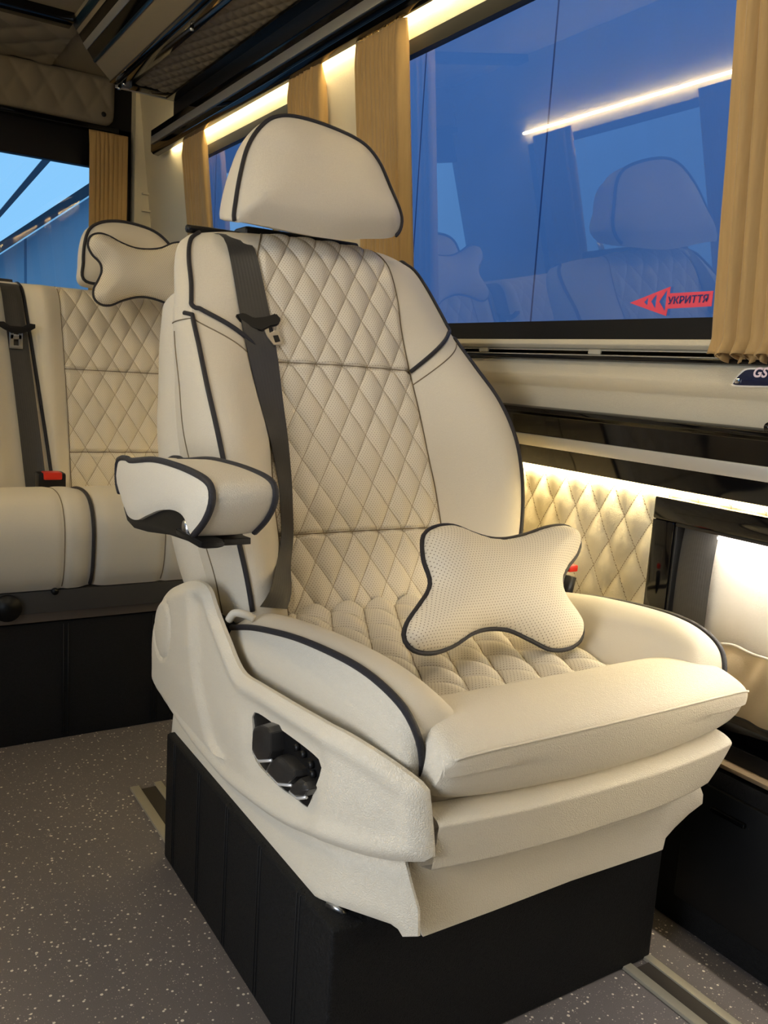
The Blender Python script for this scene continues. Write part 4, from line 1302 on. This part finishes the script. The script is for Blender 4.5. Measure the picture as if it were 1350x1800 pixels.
# ---- seat belt on the captain seat, laid on the backrest
bvs = []; bfs = []
for o in seat.children:
    if o.name.split('.')[0] in ('quilted_backrest', 'back_bolster', 'side_upholstery', 'back_top'):
        b = len(bvs); bvs += [v.co.copy() for v in o.data.vertices]; bfs += [tuple(b+i for i in p.vertices) for p in o.data.polygons]
bvh = BVHTree.FromPolygons(bvs, bfs)
def hit(p, off=.004):
    d = ray(*p).normalized(); h = bvh.ray_cast(CAM, d)
    return (h[0]-d*off) if h[0] else None
Lb = [(385, 388), (398, 425), (410, 480), (422, 550), (437, 625), (455, 700), (474, 770), (488, 840), (494, 900), (492, 960), (478, 1015), (455, 1062), (432, 1092)]
Rb = [(436, 396), (448, 435), (460, 485), (474, 550), (488, 625), (497, 700), (506, 770), (512, 840), (515, 900), (514, 960), (507, 1020), (500, 1065), (489, 1100)]
Lc = cr([(a, b, 0) for a, b in Lb], 50); Rc = cr([(a, b, 0) for a, b in Rb], 50)
rows = []
for a, b in zip(Lc, Rc):
    row = []
    for j in range(6):
        p = a.lerp(b, j/5); h = hit((p.x, p.y), .006)
        row.append(h)
    rows.append(row)
rows = [r for r in rows if all(r)]
# flatten each row (webbing is stiff) and smooth along the length
flat = []
for r in rows:
    a, b = r[0], r[-1]
    mid = max(0, max(((p-(a.lerp(b, j/5))).dot(SN)) for j, p in enumerate(r)))
    flat.append([a.lerp(b, j/5)+SN*(mid*.9) for j in range(6)])
r0 = flat[0]
def toprow(dx, s, k): return [SF(p.x-XC+dx, s, k) for p in r0]
flat = [toprow(-.022, SMAX-.006, -.15), toprow(-.018, SMAX+.010, -.115), toprow(-.012, SMAX+.008, -.085), toprow(-.005, SMAX-.012, -.052)]+flat
for _ in range(3):
    g_ = [[c.copy() for c in r] for r in flat]
    for i in range(1, len(flat)-1):
        for j in range(6): flat[i][j] = (g_[i-1][j]+g_[i][j]*2+g_[i+1][j])/4

nr = len(flat)
belt = link('seat_belt', [p for r in flat for p in r]+[p-SN*.0014 for r in flat for p in r],
            [(i*6+j, (i+1)*6+j, (i+1)*6+j+1, i*6+j+1) for i in range(nr-1) for j in range(5)]
            + [(nr*6+i*6+j, nr*6+i*6+j+1, nr*6+(i+1)*6+j+1, nr*6+(i+1)*6+j) for i in range(nr-1) for j in range(5)], M_belt, seat,
            uvs=[(j*.009, i*.014) for i in range(nr) for j in range(6)]*2)
# belt tongue
tc_ = hit((458, 565), .012) or SF(-.2, .5, 0)
TO = tc_; 
tp = [(415, 552), (430, 549), (447, 558), (468, 556), (486, 550), (495, 560), (490, 571), (476, 574), (460, 582), (443, 577), (424, 566)]
def tpl(pxs, o0, k): return [PP(p, o0+SN*k, SN) for p in pxs]
def slabp(name, pxs, k0, k1, mat, par, bev=.001):
    a = tpl(pxs, TO, k1); b = [p-SN*(k1-k0) for p in a]; n = len(a)
    bm = bmesh.new(); V = [bm.verts.new(p) for p in a+b]
    bm.faces.new(V[:n]); bm.faces.new(V[n:][::-1])
    for i in range(n): bm.faces.new((V[i], V[n+i], V[n+(i+1) % n], V[(i+1) % n]))
    bmesh.ops.recalc_face_normals(bm, faces=bm.faces[:])
    bmesh.ops.bevel(bm, geom=[e for e in bm.edges], offset=bev, segments=2, affect='EDGES', clamp_overlap=True)
    o = from_bm(name, bm, mat, None, smooth=True); sub(o, par); return o
slabp('belt_tongue', tp, 0, .007, M_plastic, belt, .002)
for nm, q in (('tongue_plate', [(463, 576), (472, 573), (474, 585), (485, 580), (484, 567), (489, 568), (492, 585), (498, 601), (494, 606), (481, 606), (470, 592)]),):
    slabp(nm, q, .001, .0035, M_steel, belt, .0006)
slabp('tongue_slot', [(480, 590), (489, 589), (493, 600), (484, 602)], .0036, .0040, M_plastic, belt, .0001)
# belt guide loop at the shoulder
gl = [hit(p, .004) for p in ((345, 384), (372, 386), (400, 390), (432, 397))]
gl = [g for g in gl if g] or [SF(-.2, .69, -.08)]
gp = [SF(-.235, SMAX+.008, -.10), SF(-.20, SMAX+.012, -.105), SF(-.15, SMAX+.012, -.105), SF(-.11, SMAX+.010, -.10)]
tube('belt_guide', gp, .007, M_plastic, seat, smooth_n=20)

# buckle on the far side of the captain seat
b0 = PY((1000, 1030), 1.02)
bkl = tube('belt_buckle', [PY((988, 1060), 1.03), PY((1000, 1012), 1.03)], .013, M_plastic, seat, sides=8)
b1 = PY((1003, 1000), 1.03)
rbb = box('release_button', tuple(b1-Vector((.010, .008, .004))), tuple(b1+Vector((.010, .008, .008))), M_red, None, .003); sub(rbb, bkl)

#=== PILLOWS ===
def bone(name, label, pxs, O, N, thick, group=None):
    ex = Vector((1, 0, 0)); ex = (ex-N*ex.dot(N)).normalized(); ey2 = N.cross(ex).normalized()
    if ey2.z < 0: ey2 = -ey2
    o2 = [to2(PP(p, O, N), O, ex, ey2) for p in pxs]
    o2 = [tuple(v)[:2] for v in cr([(a, b, 0) for a, b in o2], 120, True)]
    low = min((O+ex*p[0]+ey2*p[1]).z for p in o2)
    root = thing(name, (O.x, O.y, low), label, 'pillow', group)
    pos = lambda x, y, h: O+ex*x+ey2*y+N*h
    def dome(d): return thick*(1-(1-smin(d, .055))**2)**.62
    b = puff('cover', o2, pos, lambda d, x, y: dome(d), lambda d, x, y: -dome(d) if d > 1e-6 else 0, M_perf, root, step=.006)
    tube('piping', [pos(p[0]*1.006, p[1]*1.006, 0) for p in o2], .0036, M_pipe, root, closed=True)
    return root
pil_px = [(743, 950), (752, 934), (775, 925), (800, 926), (830, 938), (860, 947), (890, 948), (925, 940), (960, 928), (990, 925), (1010, 936), (1018, 955), (1012, 976), (996, 998), (986, 1022), (990, 1048), (1008, 1074), (1022, 1100), (1018, 1126), (996, 1140), (966, 1141), (930, 1124), (895, 1108), (862, 1105), (832, 1112), (798, 1134), (762, 1147), (728, 1143), (711, 1122), (716, 1096), (736, 1066), (753, 1040), (756, 1018), (745, 985)]
pa = math.radians(36)
bone('neck_pillow', 'cream perforated bone shaped pillow with black piping lying on the captain seat', pil_px, CAM+(Vector((.80, .955, .545))-CAM)*.968, Vector((0, -math.cos(pa), math.sin(pa))), .034)

# bench headrest and its pillow
HO2 = Vector((.69, 2.44, 1.13)); HN2 = Vector((0, -math.cos(math.radians(8)), math.sin(math.radians(8))))
hp2x = [(151, 495), (146, 460), (149, 425), (158, 402), (178, 391), (205, 389), (235, 394), (265, 404), (286, 418), (305, 440), (325, 470), (332, 500), (322, 512), (290, 508), (220, 502)]
hx = (Vector((1, 0, 0))); hu = hx.cross(HN2).normalized(); hu = hu if hu.z > 0 else -hu
ho2 = [to2(PP(p, HO2, HN2), HO2, hx, hu) for p in hp2x]
ho2 = [tuple(v)[:2] for v in cr([(a, b, 0) for a, b in ho2], 90, True)]
hd2 = puff('headrest', ho2, lambda x, y, h: HO2+hx*x+hu*y+HN2*h, lambda d, x, y: .022*(1-(1-smin(d, .07))**2),
     lambda d, x, y: (-.075*(1-(1-smin(d, .04))**2.4)**.5 if d > 1e-6 else 0), M_leather_fine, bench, step=.012)
sub(tube('headrest_piping', [HO2+hx*p[0]+hu*p[1]+HN2*.002 for p in ho2], .0042, M_pipe, None, closed=True), hd2)
def hb2(u, v):
    i = u*len(ho2); k = int(i) % len(ho2); k2 = (k+1) % len(ho2); t = i-int(i)
    x = ho2[k][0]*(1-t)+ho2[k2][0]*t; y = ho2[k][1]*(1-t)+ho2[k2][1]*t
    s_ = 1+.05*math.sin(PI*v)
    return HO2+hx*x*s_+hu*y*s_-HN2*(.06*v)
sub(grid('headrest_side', hb2, 120, 6, M_leather_fine, None, closeu=True), hd2)
p2 = [(155, 430), (160, 416), (175, 411), (192, 416), (212, 427), (235, 436), (258, 439), (282, 437), (305, 428), (325, 428), (335, 440), (333, 460), (322, 480), (325, 505), (335, 525), (330, 542), (312, 545), (290, 532), (262, 523), (240, 522), (215, 528), (195, 536), (178, 535), (166, 524), (165, 508), (172, 495), (179, 478), (176, 462), (162, 447)]
bone('neck_pillow', 'cream perforated bone shaped pillow with black piping strapped to the rear bench headrest', p2, CAM+(Vector((.66, 2.37, 1.06))-CAM)*.98, Vector((0, -math.cos(math.radians(12)), math.sin(math.radians(12)))), .036)

#=== FLOOR RAILS ===
def rail(label, xl, xr, y0, y1):
    r = thing('floor_rail', ((xl+xr)/2, y1, 0), label, 'rail', 'aluminium seat rails in the floor')
    wd = (xr-xl)
    boxes('rail_flange', [((xl, y0, 0), (xl+wd*.28, y1, .006)), ((xr-wd*.24, y0, 0), (xr, y1, .006))], M_rail, r, .001)
    box('rail_groove', (xl+wd*.28, y0, -.002), (xr-wd*.24, y1-.012, .003), plain('rail_dark_insert', srgb(52, 46, 38), .5), r)
rail('floor rail emerging behind the left side of the seat pedestal', .466, .53, .80, 1.603)
rail('floor rail emerging in front of the seat pedestal, bottom right', .962, 1.022, -.6, .758)
